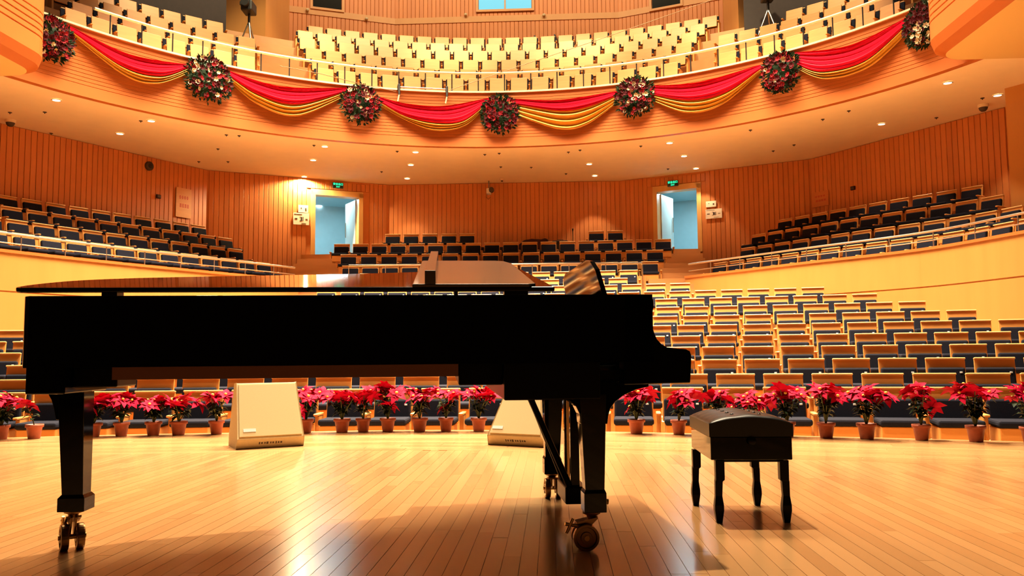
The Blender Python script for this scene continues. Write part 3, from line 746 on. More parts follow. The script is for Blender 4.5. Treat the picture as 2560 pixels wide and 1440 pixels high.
for x, y, who in ((26, 306, 'beyond the piano tail'), (2458, 268, 'beyond the bench')):
    p = atZ(x, y, ZC - .06); o = empty('dome_camera', Vector((p.x, p.y, ZC)), 0, 'small dome camera hanging from the ceiling ' + who, 'camera')
    MB().lathe([(.12, 0), (.12, -.05), (.10, -.07)], n=16).build('base', 'lampring', o); MB().lathe([(.10, -.07), (.085, -.12), (.05, -.155), (.001, -.165)], n=16).build('dome', 'ink', o)
p = atZ(1222, 452, ZC); o = empty('wall_projector', Vector((p.x, p.y, ZC)), 0, 'white and black projector camera hung from the ceiling before the rear wall', 'camera')
MB().tube([(0, 0, 0), (0, 0, -.28)], .02, 8).build('stem', 'grey', o); MB().box((0, 0, -.36), (.16, .26, .18)).build('body', 'ivory', o, bevel=.02)
MB().lathe([(.085, -.24), (.085, -.10), (.06, -.08)], (.09, 0, -.34), 14, 'Y').build('lens', 'ink', o)
MB().tube([(-.05, 0, -.44), (-.08, 0, -.56), (-.02, 0, -.62), (.05, 0, -.55)], .008, 6).build('cable', 'ink', o)
p = atZ(1255, 447, ZC); o = empty('smoke_detector', Vector((p.x, p.y, ZC)), 0, 'pale smoke detector on the ceiling next to the hung camera', 'detector')
MB().lathe([(.08, 0), (.08, -.03), (.05, -.06)], n=14).build('base', 'lampring', o); MB().lathe([(.035, -.06), (.03, -.09), (.001, -.1)], n=12).build('sensor', 'ink', o)

# ---- terrace rails, middle rail, aisle steps
def railing(name, pts, z, h, label, nposts, lower=True):
    P = Path(pts); a = P.at(0)[0]; root = empty(name, H(a.x, a.y, z), 0, label, 'railing')
    N_ = 40; L3 = lambda zz: [H(*P.at(P.L * i / N_)[0], zz) for i in range(N_ + 1)]
    wchild(MB().tube(L3(z + h), .026, 8).build('handrail', 'steel'), root)
    if lower: wchild(MB().tube(L3(z + h * .45), .013, 6).build('lower_rail', 'steel'), root)
    for i in range(nposts):
        q = P.at(P.L * (i + .2) / nposts)[0]; wchild(MB().tube([H(q.x, q.y, z), H(q.x, q.y, z + h)], .014, 6).build('post', 'steel'), root)
railing('terrace_railing', [tuple(p) for p in parL.offset(.15).p], PZ, .34, 'steel two-bar railing on the terrace wall beyond the piano tail', 13)
railing('terrace_railing', [tuple(p) for p in parR.offset(-.15).p], PZ, .34, 'steel two-bar railing on the terrace wall beyond the bench', 13)
a = toH(atY(872, 664, 22.9)); b = toH(atY(1606, 660, 22.9)); zr = a[2]
mid = empty('middle_railing', H(a[0], a[1], back_rows[0][1]), 0, 'bright steel handrail across the front of the rear seat block', 'railing')
wchild(MB().tube([H(a[0], a[1], zr - .8), H(a[0], a[1], zr), H(b[0], b[1], zr), H(b[0], b[1], zr - .8)], .028, 8).build('handrail', 'steel'), mid)
for i in range(1, 8):
    q = [a[j] + (b[j] - a[j]) * i / 8 for j in (0, 1)]; wchild(MB().tube([H(q[0], q[1], zr - .8), H(q[0], q[1], zr)], .013, 6).build('post', 'steel'), mid)
mb = MB(); ribbon(mb, [(a[0] - .1, a[1] + .06), (b[0] + .1, b[1] + .06)], 1.5, zr - .36, .06, 1); struct('wall_rear_block', mb, 'pillar')
for nm, ua, ub in (('floor_aisle_left', -6.3, -4.35), ('floor_aisle_right', 4.25, 6.1)):
    root = None
    for k in range(10):
        v0 = 22.0 + .36 * k; z1 = rows[12][1] - .1 + (ZD - rows[12][1] + .1) * (k + 1) / 10; v1 = v0 + .37 if k < 9 else 27.0
        mb = MB(); sh = .0 
        slab(mb, [(ua, v0), (ub, v0)], [(ua, v1), (ub, v1)], .5, z1)
        if root is None: root = struct(nm, mb, 'step')
        else: mb.build('step', 'step', root)

# ---- things on the rear block's last row
h4 = back_rows[3]
def at_row(x, y=590, d=26.2): q = toH(atY(x, y, d)); return H(q[0], q[1], h4[1])
o = empty('covered_instrument', at_row(1330), -AL, 'low instrument under a dark maroon cloth before the rear wall', 'instrument')
pr = [(-.56, .0), (-.56, .20), (-.42, .40), (-.25, .54), (.0, .58), (.30, .56), (.42, .60), (.52, .55), (.55, .0)]
MB().prism(pr, lambda q: Vector((q[0], -.25, q[1])), lambda q: Vector((q[0], .35, q[1]))).build('cloth_cover', 'maroon', o, bevel=.03)
MB().box((0, 0, .03), (.8, .4, .06)).build('base_frame', 'case', o)
o = empty('flight_case', at_row(1400), -AL, 'black flight case with a pale label beside the maroon cover', 'case')
MB().box((0, 0, .27), (.50, .45, .50)).build('body', 'case', o, bevel=.02); MB().box((-.20, -.229, .36), (.14, .01, .08)).build('label_plate', 'whitefl', o)
MB().box((.05, -.23, .44), (.3, .014, .03)).build('latch_bar', 'darkmetal', o); MB().tube([(-.1, 0, .52), (-.1, 0, .57), (.1, 0, .57), (.1, 0, .52)], .012, 6).build('handle', 'darkmetal', o)
o = empty('microphone_stand', at_row(1432), -AL, 'thin black microphone stand rising before the rear wall', 'stand')
MB().lathe([(.14, 0), (.14, .02), (.03, .04)], n=16).build('base', 'darkmetal', o); MB().tube([(0, 0, .03), (0, 0, .85)], .014, 6).build('tube', 'darkmetal', o)
MB().tube([(0, 0, .85), (0, -.02, .93)], [.02, .03], 8).build('microphone', 'case', o)
for x in (1210, 1255):
    o = empty('music_stand_stack', at_row(x), -AL, 'low dark folded stand in the gap of the last row', 'stand', 'folded stands in the last row')
    MB().box((0, 0, .30), (.42, .12, .10)).build('tray', 'darkmetal', o, bevel=.01); MB().box((0, 0, .14), (.06, .06, .24)).build('post', 'darkmetal', o); MB().box((0, 0, .015), (.34, .30, .03)).build('base', 'darkmetal', o)
# ---- tripod cameras on the balcony wings, loose chairs, cable with clamps
def tripod_cam(x, y, R, who, zf):
    ph = ph_at(x, y, R); p = pol(R, ph, zf); o = empty('tripod_camera', p, PI, 'black camera on a tripod at the back of the balcony ' + who, 'camera')
    for a in (0, 2.1, 4.2):
        MB().tube([(0, 0, 1.05), (.42 * math.cos(a), .42 * math.sin(a), .0)], [.03, .018], 6).build('leg', 'steel', o)
    MB().tube([(0, 0, .95), (0, 0, 1.3)], .04, 8).build('column', 'case', o)
    bd = MB().box((0, .05, 1.47), (.34, .5, .32)).build('camera_body', 'case', o, bevel=.04); MB().lathe([(.10, .3), (.12, .42), (.12, .46)], (0, 0, 1.5), 12, 'Y').build('lens', 'case', bd); MB().box((.15, -.1, 1.66), (.30, .2, .12)).build('viewfinder', 'case', bd, bevel=.02)
tripod_cam(622, 90, bal[3][0] + .05, 'wing above the piano tail', bal[3][1]); tripod_cam(1922, 75, bal[3][0] + .05, 'wing above the bench', bal[3][1])
for i, (x, lab) in enumerate(((1358, 'dark lone chair seen side-on behind the last balcony row, seat down'), (1408, 'second dark side-on chair behind the last balcony row, nearer the window end'))):
    R = bal[5][0] + .55; ph = ph_at(x, 95, R); o = empty('side_chair', pol(R, ph, bal[5][1]), -.25, lab if i == 0 else 'dark side-on chair with upright back next to the lone seat-down chair', 'chair')
    MB().box((-.22, 0, .78), (.05, .42, .55), Matrix.Rotation(-.2, 3, 'Y')).build('backrest', 'case', o, bevel=.01); MB().box((.02, 0, .50), (.45, .42, .05)).build('seat', 'case', o, bevel=.01)
    for sx in (-.18, .2):
        for sy in (-.18, .18): MB().tube([(sx, sy, 0), (sx, sy, .5)], .015, 6).build('leg', 'darkmetal', o)
for x in (997, 1117):
    ph = ph_at(x, 226, RB - .1); o = empty('clamp_microphone', pol(RB - .12, ph, ZL), -ph - AL, 'small black microphone clamped to the balcony ledge between two wreaths', 'microphone', 'microphones clamped to the ledge')
    MB().box((0, .04, .06), (.07, .2, .14)).build('clamp', 'case', o, bevel=.01); MB().tube([(0, -.06, .08), (.0, -.10, -.18)], .03, 8).build('arm', 'case', o); MB().tube([(0, -.10, -.18), (-.04, -.12, -.38)], .022, 8).build('capsule', 'whitefl', o)
q0, q1 = pol(RB - .12, ph_at(997, 226, RB - .1), ZL + .06), pol(RB - .12, ph_at(1117, 226, RB - .1), ZL + .06)
tag(MB().tube([q0, q1], .02, 8).build('microphone_bar', 'steel'), 'thin steel bar joining the two clamped microphones on the ledge', 'bar')
def onc(x, y): ph, z = hit_cyl(x, y, RB - .2); return pol(RB - .2, ph, z)
for pts, lab in (([atY(x, y, 21.2) for x, y in ((1122, 226), (1300, 165), (1500, 98), (1780, 0), (1900, -45))], 'thin slanting cable rising from the clamped microphone past the seats'), ([onc(x, y) for x, y in ((700, 165), (800, 184), (910, 212), (990, 229))], 'thin dark cable running along the rail to the clamped microphone')):
    tag(MB().tube(pts, .009, 5).build('cable', 'wire'), lab, 'cable')

# ================================================================== WREATHS AND SWAGS
WR = [(130, 98, 47), (522, 197, 53), (902, 260, 46), (1250, 284, 46), (1587, 241, 47), (1950, 180, 46), (2310, 60, 48)]
def leaf_quad(mb, c, d, up, L, W):
    d = d.normalized(); s = d.cross(up).normalized() * W / 2; m_ = c + d * L * .5 + up.normalized() * L * .08
    mb.add([c, m_ - s, c + d * L, m_ + s], [(0, 1, 2), (0, 2, 3)])
rw = random.Random(5)
fl = MB()
for k in range(7):
    a = 2 * PI * k / 7; leaf_quad(fl, Vector((0, 0, 0)), Vector((math.cos(a), -.45, math.sin(a))), Vector((0, -1, 0)), .062, .045)
flower = {m_: fl.mesh('flower', m_, fix=False) for m_ in ('wine', 'redfl', 'whitefl')}
who = ['at the end of the swags above the piano tail', 'second from the piano tail end, cream flowers low on one side', 'third from the piano tail end, dark with cream flowers', 'in the middle of the balcony front, deep red', 'next after the middle one towards the bench, pale roses on top', 'second from the bench end, pink and cream flowers', 'at the end of the swags above the bench, white flowers low']
wr_pos = []
for i, (x, y, r) in enumerate(WR):
    ph, z = hit_cyl(x, y, RB - .12); c = pol(RB - .1, ph, z); rad = r * (c - CAM).length / F; wr_pos.append((ph, z, rad))
    o = empty('wreath', c, -ph - AL, 'round leafy flower wreath ' + who[i], 'wreath', 'wreaths on the balcony front')
    m = MB(); ax = Vector((0, -1, 0))
    for k in range(420):
        rr_ = rad * math.sqrt(rw.random()) * .98; a = rw.random() * 2 * PI; bulge = .20 * math.sqrt(max(0, 1 - (rr_ / rad) ** 2))
        c0_ = Vector((rr_ * math.cos(a), .10 - bulge - rw.random() * .04, rr_ * math.sin(a)))
        d = Vector((math.cos(a) + rw.uniform(-.8, .8), rw.uniform(-.8, .15), math.sin(a) + rw.uniform(-.8, .8))); leaf_quad(m, c0_, d, Vector((rw.uniform(-.5, .5), -1, rw.uniform(-.5, .5))), rw.uniform(.09, .15), .05)
    m.build('foliage', 'leaf', o, fix=False)
    MB().lathe([(rad * .8, .10), (rad * .7, .03), (rad * .3, .0), (.001, -.02)], n=18, axis='Y').build('core', 'leaf', o)
    wpal = ('wine',) * 7 + ('redfl',) * 3 + ('whitefl',) * (1 + (i in (1, 2, 4)))
    for k in range(95):
        rr_ = rad * math.sqrt(rw.random()) * .95; a = rw.random() * 2 * PI; bulge = .20 * math.sqrt(max(0, 1 - (rr_ / rad) ** 2))
        mt = rw.choice(wpal)
        if i == 3 and mt == 'whitefl': mt = 'redfl'
        if i == 5 and rw.random() < .4: mt = 'redfl'
        if i == 6: mt = 'whitefl' if math.sin(a) < -.2 and rw.random() < .5 else 'wine'
        f_ = link('flower', flower[mt], o); f_.location = (rr_ * math.cos(a), .06 - bulge - .05, rr_ * math.sin(a)); s_ = rw.uniform(.8, 1.35); f_.scale = (s_, s_, s_); f_.rotation_euler = (rw.uniform(-.5, .5), rw.random() * 6, rw.uniform(-.5, .5))
# swags: pixel curves (top edge, red bottom, gold bottom) at start, middle, end
def swag(i, red_top, red_bot, gold_bot, lab):
    def cyl(pt, off):
        ph, z = hit_cyl(pt[0], pt[1], RB - .03); return ph, z
    n_, m_ = 36, 14
    def curve(P): return smooth_path([Vector((a, b, 0)) for a, b in P], 12)
    T, Rb, G = curve(red_top), curve(red_bot), curve(gold_bot)
    def samp(C, t):
        k = t * (len(C) - 1); j = min(int(k), len(C) - 2); return C[j] + (C[j + 1] - C[j]) * (k - j)
    root = empty('swag', pol(RB, hit_cyl(T[12].x, T[12].y, RB)[0], ZL), 0, lab, 'swag', 'cloth swags on the balcony front')
    for nm, A, B, mat, nf, d0 in (('red_cloth', T, Rb, 'redcloth', 5, .11), ('gold_cloth', Rb, G, 'goldcloth', 3, .13)):
        mb = MB(); idx = []
        for a in range(n_ + 1):
            t = a / n_; p0, p1 = samp(A, t), samp(B, t); env = math.sin(PI * min(1, max(0, t))) ** .5
            for b in range(m_ + 1):
                s_ = b / m_; q = p0 + (p1 - p0) * s_; ph, z = hit_cyl(q.x, q.y, RB - .05)
                fold = .5 + .5 * math.cos(2 * PI * (nf * s_ + .25)); off = .02 + d0 * env * (fold ** 1.2 + .3 * s_)
                mb.v.append(tuple(pol(RB - off, ph, z)))
        for a in range(n_):
            for b in range(m_): mb.f.append((a * (m_ + 1) + b, (a + 1) * (m_ + 1) + b, (a + 1) * (m_ + 1) + b + 1, a * (m_ + 1) + b + 1)); mb.sm.append(True)
        wchild(mb.build(nm, mat, fix=False), root)
SWG = [([(163, 58), (320, 135), (478, 162)], [(165, 68), (300, 165), (400, 191), (478, 166)], [(165, 76), (300, 186), (385, 212), (472, 184)], 'crimson and gold swag at the piano tail end beside the side box'),
       ([(560, 172), (700, 216), (885, 219)], [(562, 182), (640, 235), (740, 262), (880, 224)], [(564, 196), (640, 262), (740, 292), (862, 242)], 'crimson and gold swag, second from the piano tail end'),
       ([(938, 238), (1010, 258), (1110, 265), (1228, 243)], [(940, 248), (1010, 290), (1090, 308), (1160, 302), (1226, 250)], [(944, 262), (1020, 305), (1090, 329), (1165, 315), (1222, 258)], 'crimson swag with narrow gold hem under the two clamped microphones'),
       ([(1280, 246), (1400, 250), (1547, 226)], [(1284, 260), (1400, 278), (1470, 268), (1545, 238)], [(1294, 290), (1400, 325), (1470, 312), (1545, 256)], 'flat crimson swag with a broad gold fall, next to the middle wreath'),
       ([(1622, 214), (1750, 205), (1912, 158)], [(1626, 236), (1730, 252), (1820, 230), (1910, 166)], [(1630, 252), (1720, 284), (1810, 262), (1908, 176)], 'crimson and gold swag, second from the bench end'),
       ([(1985, 131), (2130, 112), (2282, 34)], [(1990, 160), (2060, 180), (2170, 150), (2280, 48)], [(1992, 172), (2070, 200), (2180, 168), (2278, 74)], 'crimson and gold swag at the bench end, rising steeply')]
for i, s_ in enumerate(SWG): swag(i, *s_)
# ================================================================== GRAND PIANO
PR = math.radians(4.7); PA = Vector((-1.962, 3.27, 0))
piano = empty('grand_piano', PA, PR, 'black lacquered concert grand piano, lid slightly raised, standing on brass casters', 'piano')
ex = Vector((math.cos(PR), math.sin(PR), 0)); ey = Vector((-math.sin(PR), math.cos(PR), 0))
def PP(x, y, yp):
    """pixel -> piano-local point on the vertical plane at depth yp"""
    d = ray(x, y); o = CAM - PA; k = (yp - o.dot(ey)) / d.dot(ey); p = o + d * k; return Vector((p.dot(ex), yp, p.z))
ZT = PP(840, 738, 0).z; ZB = PP(840, 913, 0).z; ZKB = PP(1350, 1000, .05).z
XE = PP(1631, 745, 0).x; XK = PP(1729, 900, 0).x
OUT = [(.03, .0), (-.01, .05), (-.015, .16), (.005, .30), (.05, .44), (.16, .56), (.34, .68), (.58, .78), (.84, .86), (1.13, .95), (1.44, 1.11), (1.70, 1.30), (1.95, 1.44), (2.28, 1.52), (XE, 1.54)]
outl = [Vector((p.x, p.y)) for p in smooth_path([Vector((a, b, 0)) for a, b in OUT], 6)]
full = [Vector((XE, 0))] + outl                          # spine end -> tail -> bent side
def inset(pts, d):
    out = []
    for i, p in enumerate(pts):
        t = (pts[min(i + 1, len(pts) - 1)] - pts[max(i - 1, 0)])
        if i == 0: t = pts[1] - pts[0]
        if i == 1: t = (pts[2] - pts[1]).normalized() + (pts[1] - pts[0]).normalized()
        t.normalize(); out.append(p + Vector((t.y, -t.x)) * -d * -1 if False else p + Vector((t.y, -t.x)) * d)
    return out
# direction of travel: spine from keyboard to tail (-x), then back along the far side; inside lies to the right... choose by test
cand = inset(full, .06); inn = cand if cand[0].y > 0 else inset(full, -.06)
mb = MB(); n_ = len(full)
mb.v = [(p.x, p.y, ZT) for p in full] + [(p.x, p.y, ZT) for p in inn] + [(p.x, p.y, ZB) for p in full] + [(p.x, p.y, ZB) for p in inn]
for i in range(n_ - 1):
    mb.f += [(i, i + 1, n_ + i + 1, n_ + i), (2 * n_ + i, 3 * n_ + i, 3 * n_ + i + 1, 2 * n_ + i + 1), (i, 2 * n_ + i, 2 * n_ + i + 1, i + 1), (n_ + i, n_ + i + 1, 3 * n_ + i + 1, 3 * n_ + i)]
mb.f += [(0, n_, 3 * n_, 2 * n_), (n_ - 1, 3 * n_ - 1, 4 * n_ - 1, 2 * n_ - 1)]; mb.sm = [False] * len(mb.f)
rim = mb.build('rim', 'black', piano)
# curved cheeks at the keyboard end, one on each side
prof_px = [(1560, 738), (1630, 738), (1634, 752), (1635, 766), (1631, 785), (1630, 800), (1632, 818), (1637, 834), (1643, 848), (1654, 860), (1668, 868), (1690, 871), (1716, 873), (1726, 878), (1729, 890), (1728, 925), (1726, 957), (1626, 960), (1560, 962)]
pk = [PP(x, y, 0) for x, y in prof_px]
for y0 in (0.0, 1.44):
    MB().prism([(p.x, p.z) for p in pk], lambda q: Vector((q[0], y0, q[1])), lambda q: Vector((q[0], y0 + .10, q[1]))).build('cheek', 'black', piano, bevel=.004)
# keybed, belly beam, blocks
x0 = PP(1260, 990, .03).x; x1 = PP(1500, 968, .03).x
zk0 = PP(1340, 1000, .03).z; zk1 = PP(1600, 958, .03).z
MB().box(((x0 + x1) / 2, .77, (zk0 + ZB + .02) / 2), (x1 - x0, 1.5, ZB + .02 - zk0)).build('keybed', 'satin', piano, bevel=.006)
xb0 = PP(1146, 940, .05).x; zb0 = PP(1180, 964, .05).z
MB().box(((xb0 + x0) / 2, .74, (zb0 + ZB + .02) / 2), (x0 - xb0 - .002, 1.3, ZB + .02 - zb0)).build('belly_block', 'satin', piano, bevel=.006)
MB().box(((x1 + XK) / 2 - .02, .77, zk1 + .03), (XK - x1 + .06, 1.34, .05)).build('key_frame', 'satin', piano)
MB().box((XK - .035, .77, zk1 + .085), (.03, 1.34, .06)).build('keyslip', 'black', piano, bevel=.006)
kz = zk1 + .10
mb = MB()
for k in range(52): mb.box((XK - .125, .155 + (k + .5) * 1.23 / 52, kz), (.15, 1.23 / 52 - .0012, .022))
mb.build('white_keys', 'ivory', piano)
mb = MB()
for k in range(51):
    if k % 7 in (0, 2, 3, 5, 6): mb.box((XK - .155, .155 + (k + 1) * 1.23 / 52, kz + .016), (.095, .011, .016))
mb.build('black_keys', 'satin', piano)
MB().box((XK - .215, .77, kz + .075), (.022, 1.34, .15), Matrix.Rotation(-.15, 3, 'Y')).build('fallboard', 'black', piano, bevel=.004)
# wooden beams under the body (they hang below the rim), soundboard, iron frame
zbm = PP(700, 945, .10).z; xs0 = PP(285, 930, .10).x
MB().box(((xs0 + xb0) / 2, .125, (zbm + ZB) / 2 + .015), (xb0 - xs0, .09, ZB - zbm + .03)).build('back_beam', 'beam', piano)
for k, xx in enumerate((.75, 1.2, 1.6)):
    MB().box((xx, .17 + .25 + k * .12, (zbm + ZB) / 2 + .03), (.09, .5 + k * .24, ZB - zbm)).build('cross_beam', 'beam', piano)
ins2 = [p for p in inn]
def plate(name, z0, z1, mat, pts):
    q = [(p.x, p.y) for p in pts]; MB().prism(q, lambda a: Vector((a[0], a[1], z0)), lambda a: Vector((a[0], a[1], z1))).build(name, mat, piano)
plate('soundboard', ZB + .10, ZB + .112, 'spruce', ins2)
sm_ = [p + (Vector((1.2, .55)) - p) * .08 for p in inn]
plate('iron_frame', ZT - .10, ZT - .085, 'brass', sm_)
# tail leg block
xa = PP(66, 950, .05).x; xc = PP(165, 950, .05).x; xd = PP(290, 950, .10).x; za = PP(110, 986, .05).z; zc = PP(230, 969, .10).z
MB().box(((xa + xc) / 2, .25, (za + ZB + .02) / 2), (xc - xa, .42, ZB + .02 - za)).build('tail_block', 'black', piano, bevel=.006)
MB().box(((xc + xd) / 2, .22, (zc + ZB) / 2), (xd - xc, .22, ZB - zc)).build('tail_brace', 'satin', piano, bevel=.006)
# lid, hinged on the spine, raised on the far side
TL = math.radians(8.7); zl0 = PP(800, 730, 0).z
lo = [Vector((XE - .42, -.015))] + [p + Vector((-.028, 0)) * (1 if p.x < .3 else 0) + Vector((0, -.015 if p.y < .05 else .02)) for p in outl if p.x < XE - .42] 
xl = XE - .42
yfar = [p.y for p in outl if p.x < xl][-1]
lo.append(Vector((xl, yfar + .03)))
def lidpt(x, y, h, T=TL, z0=zl0): return Vector((x, y * math.cos(T) - h * math.sin(T), z0 + y * math.sin(T) + h * math.cos(T)))
lid = MB(); lid.prism([(p.x, p.y) for p in lo], lambda q: lidpt(q[0], q[1], 0), lambda q: lidpt(q[0], q[1], .021)); lid_o = lid.build('lid', 'black', piano, bevel=.006)
# front leaf folded back over the lid, with the lip along its edge
TF = math.radians(10.2); fx0 = PP(1031, 712, -.01).x; fx1 = PP(1340, 712, -.01).x; zf0 = PP(1180, 724, -.01).z
FW = 1.50; fl_ = [(fx0, -.012), (fx1 - .03, -.012), (fx1, .01), (fx1, FW - .25), (fx1 - .03, FW - .05), (fx1 - .08, FW), (fx0 + .01, FW), (fx0, FW - .02)]
leafm = MB(); leafm.prism(fl_, lambda q: lidpt(q[0], q[1], .0, TF, zf0), lambda q: lidpt(q[0], q[1], .026, TF, zf0)); flap = leafm.build('lid_front_leaf', 'lidunder', piano, bevel=.003)
l0 = PP(1062, 700, -.01).x; l1 = PP(1089, 700, -.01).x
lip = MB(); lip.prism([(l0, -.01), (l1, -.01), (l1, FW), (l0, FW)], lambda q: lidpt(q[0], q[1], .026, TF, zf0), lambda q: lidpt(q[0], q[1], .082, TF, zf0)); lip.build('lip', 'lidunder', flap, bevel=.002)
for x_ in (277, 1290): 
    p = PP(x_, 734, .0); MB().box((p.x, .02, (ZT + zl0) / 2 + .001), (.06 if x_ < 500 else .10, .07, zl0 - ZT + .004)).build('hinge', 'satin', piano)
sx = 1.75; MB().tube([(sx, 1.16, ZT - .03), (sx, 1.16, lidpt(sx, 1.16, 0).z)], .011, 8).build('lid_prop', 'satin', piano)
# music desk
dk = [(0, 0), (0, .20), (.06, .262), (.16, .285), (.84, .285), (.94, .262), (1.0, .20), (1.0, 0)]
b0 = PP(1517, 740, .22); 
def deskpt(q, th): 
    return Vector((b0.x - .012 + q[1] * -.20 + th, .22 + q[0] * .98, ZT - .01 + q[1] * .70))
MB().prism(dk, lambda q: deskpt(q, 0), lambda q: deskpt(q, .022)).build('music_desk', 'black', piano, bevel=.004)
MB().box((b0.x + .0, .75, ZT - .03), (.26, 1.2, .02)).build('desk_tray', 'satin', piano)
# legs
def leg(name, top, bot, wt, wb, foot_w, z_top, z_foot0, z_foot1, yc, xc_t, xc_b):
    L = empty(name); bpy.data.objects.remove(L)
    m = MB()
    def sq(xc, w_, z): h = w_ / 2; return [Vector((xc - h, yc - h, z)), Vector((xc + h, yc - h, z)), Vector((xc + h, yc + h, z)), Vector((xc - h, yc + h, z))]
    m.quad8(sq(xc_b, wb, z_foot1), sq(xc_t, wt, z_top)); m.quad8(sq(xc_b, foot_w, z_foot0), sq(xc_b, foot_w, z_foot1 - .012)); m.quad8(sq(xc_b, foot_w, z_foot1 - .012), sq(xc_b, wb, z_foot1 + .004))
    return m.build(name, 'black', piano, bevel=.003)
def caster(parent, x, y, z_top, r, ang, off=.03):
    """twin-wheel caster; ang turns the rolling direction from the piano's long axis"""
    ca, sa = math.cos(ang), math.sin(ang)
    f = lambda a, b, z: Vector((x + a * ca - b * sa, y + a * sa + b * ca, z))      # a along rolling, b along axle
    c = MB(); c.lathe([(.038, z_top), (.038, z_top - .010), (.022, z_top - .016), (.020, z_top - .03)], (x, y, 0), 14)
    pr = [(.02, z_top - .016), (-off - .045, r * 1.95), (-off - r * .75, r * 1.3), (-off - r * .35, r * 1.0), (-off, r * 1.15), (-off + r * .5, r * 1.85), (.025, z_top - .03)]
    for b in (-.009, .009): c.prism(pr, lambda q: f(q[0], b - .004, q[1]), lambda q: f(q[0], b + .004, q[1]))
    c.quad8([f(.02, -.03, z_top - .03), f(.02, .03, z_top - .03), f(-off - .04, .03, r * 1.98), f(-off - .04, -.03, r * 1.98)], [f(.02, -.03, z_top - .022), f(.02, .03, z_top - .022), f(-off - .04, .03, r * 2.12), f(-off - .04, -.03, r * 2.12)])
    fork = c.build('caster', 'darkbrass', parent)
    for s_ in (-1, 1):
        w_ = MB(); n_ = 28; pf = [(.010, -.016), (r * .42, -.016), (r * .46, -.007), (r * .74, -.007), (r * .80, -.016), (r * .97, -.015), (r, -.010), (r, .010), (r * .97, .015), (r * .80, .016), (r * .74, .007), (r * .46, .007), (r * .42, .016), (.010, .016)]
        vs = [f(-off + rr * math.cos(2 * PI * k / n_), s_ * .031 + h_, r + rr * math.sin(2 * PI * k / n_)) for rr, h_ in pf for k in range(n_)]
        w_.add(vs, [(i * n_ + k, i * n_ + (k + 1) % n_, (i + 1) * n_ + (k + 1) % n_, (i + 1) * n_ + k) for i in range(len(pf) - 1) for k in range(n_)]); w_.build('wheel', 'darkbrass', fork)
    MB().tube([f(-off, -.055, r), f(-off, .055, r)], .011, 10).build('axle', 'brass', fork)
    bk = MB(); bk.tube([f(-off - .055, -.03, r * 2.45), f(-off - .085, -.03, r * 1.35)], .007, 6); bk.tube([f(-off - .09, -.03, r * 2.05), f(-off - .02, -.02, r * 1.8)], .008, 6); bk.build('brake_lever', 'brass', fork)
yl = .13
pt = PP(1484, 1060, yl - .06); pb = PP(1490, 1230, yl - .06); zf1 = PP(1490, 1228, yl - .06).z; zf0_ = PP(1490, 1284, yl - .06).z
w1 = PP(1519, 1060, yl - .06).x - PP(1452, 1060, yl - .06).x; w2 = PP(1513, 1220, yl - .06).x - PP(1465, 1220, yl - .06).x; w3 = PP(1518, 1250, yl - .06).x - PP(1462, 1250, yl - .06).x
near_leg = leg('leg', 0, 0, w1, w2, w3, zk0 + .02, zf0_, zf1, yl, pt.x, pb.x); caster(near_leg, pb.x - .01, yl, zf0_, .056, 0.0)
# scrolled brackets of the near leg
for pts in ([(1519, 1060), (1521, 1040), (1526, 1022), (1538, 1005), (1560, 988), (1590, 974), (1622, 967), (1622, 955), (1500, 955), (1500, 1060)], [(1452, 1060), (1449, 1035), (1440, 1016), (1425, 1004), (1408, 999), (1408, 990), (1475, 990), (1475, 1060)]):
    q = [PP(x, y, yl - .05) for x, y in pts]
    MB().prism([(p.x, p.z) for p in q], lambda a: Vector((a[0], yl - .05, a[1])), lambda a: Vector((a[0], yl + .05, a[1]))).build('leg_bracket', 'black', piano, bevel=.003)
yf = 1.42; p1 = PP(1381, 1010, yf); p2 = PP(1380, 1170, yf); zq0 = PP(1380, 1183, yf).z; zq1 = PP(1380, 1140, yf).z
far_leg = leg('leg', 0, 0, .115, .085, .10, zk0 + .02, zq0, zq1, yf, p1.x, p2.x); caster(far_leg, p2.x, yf, zq0, .056, PI / 2, .02)
yt = .37; p1 = PP(174, 1010, yt - .06); p2 = PP(176, 1230, yt - .06); zt1 = PP(176, 1240, yt - .06).z; zt0 = PP(176, 1281, yt - .06).z
wt1 = PP(206, 1040, yt - .06).x - PP(139, 1040, yt - .06).x; wt2 = PP(196, 1225, yt - .06).x - PP(143, 1225, yt - .06).x; wt3 = PP(205, 1255, yt - .06).x - PP(137, 1255, yt - .06).x
tail_leg = leg('leg', 0, 0, wt1, wt2, wt3, za + .02, zt0, zt1, yt, p1.x, p2.x); caster(tail_leg, p2.x - .01, yt, zt0, .056, -1.05, .02)
q = [PP(x, y, yt - .05) for x, y in [(120, 986), (128, 1000), (134, 1022), (139, 1050), (206, 1050), (206, 1010), (200, 995), (180, 986)]]
MB().prism([(p.x, p.z) for p in q], lambda a: Vector((a[0], yt - .05, a[1])), lambda a: Vector((a[0], yt + .05, a[1]))).build('leg_bracket', 'black', piano, bevel=.003)
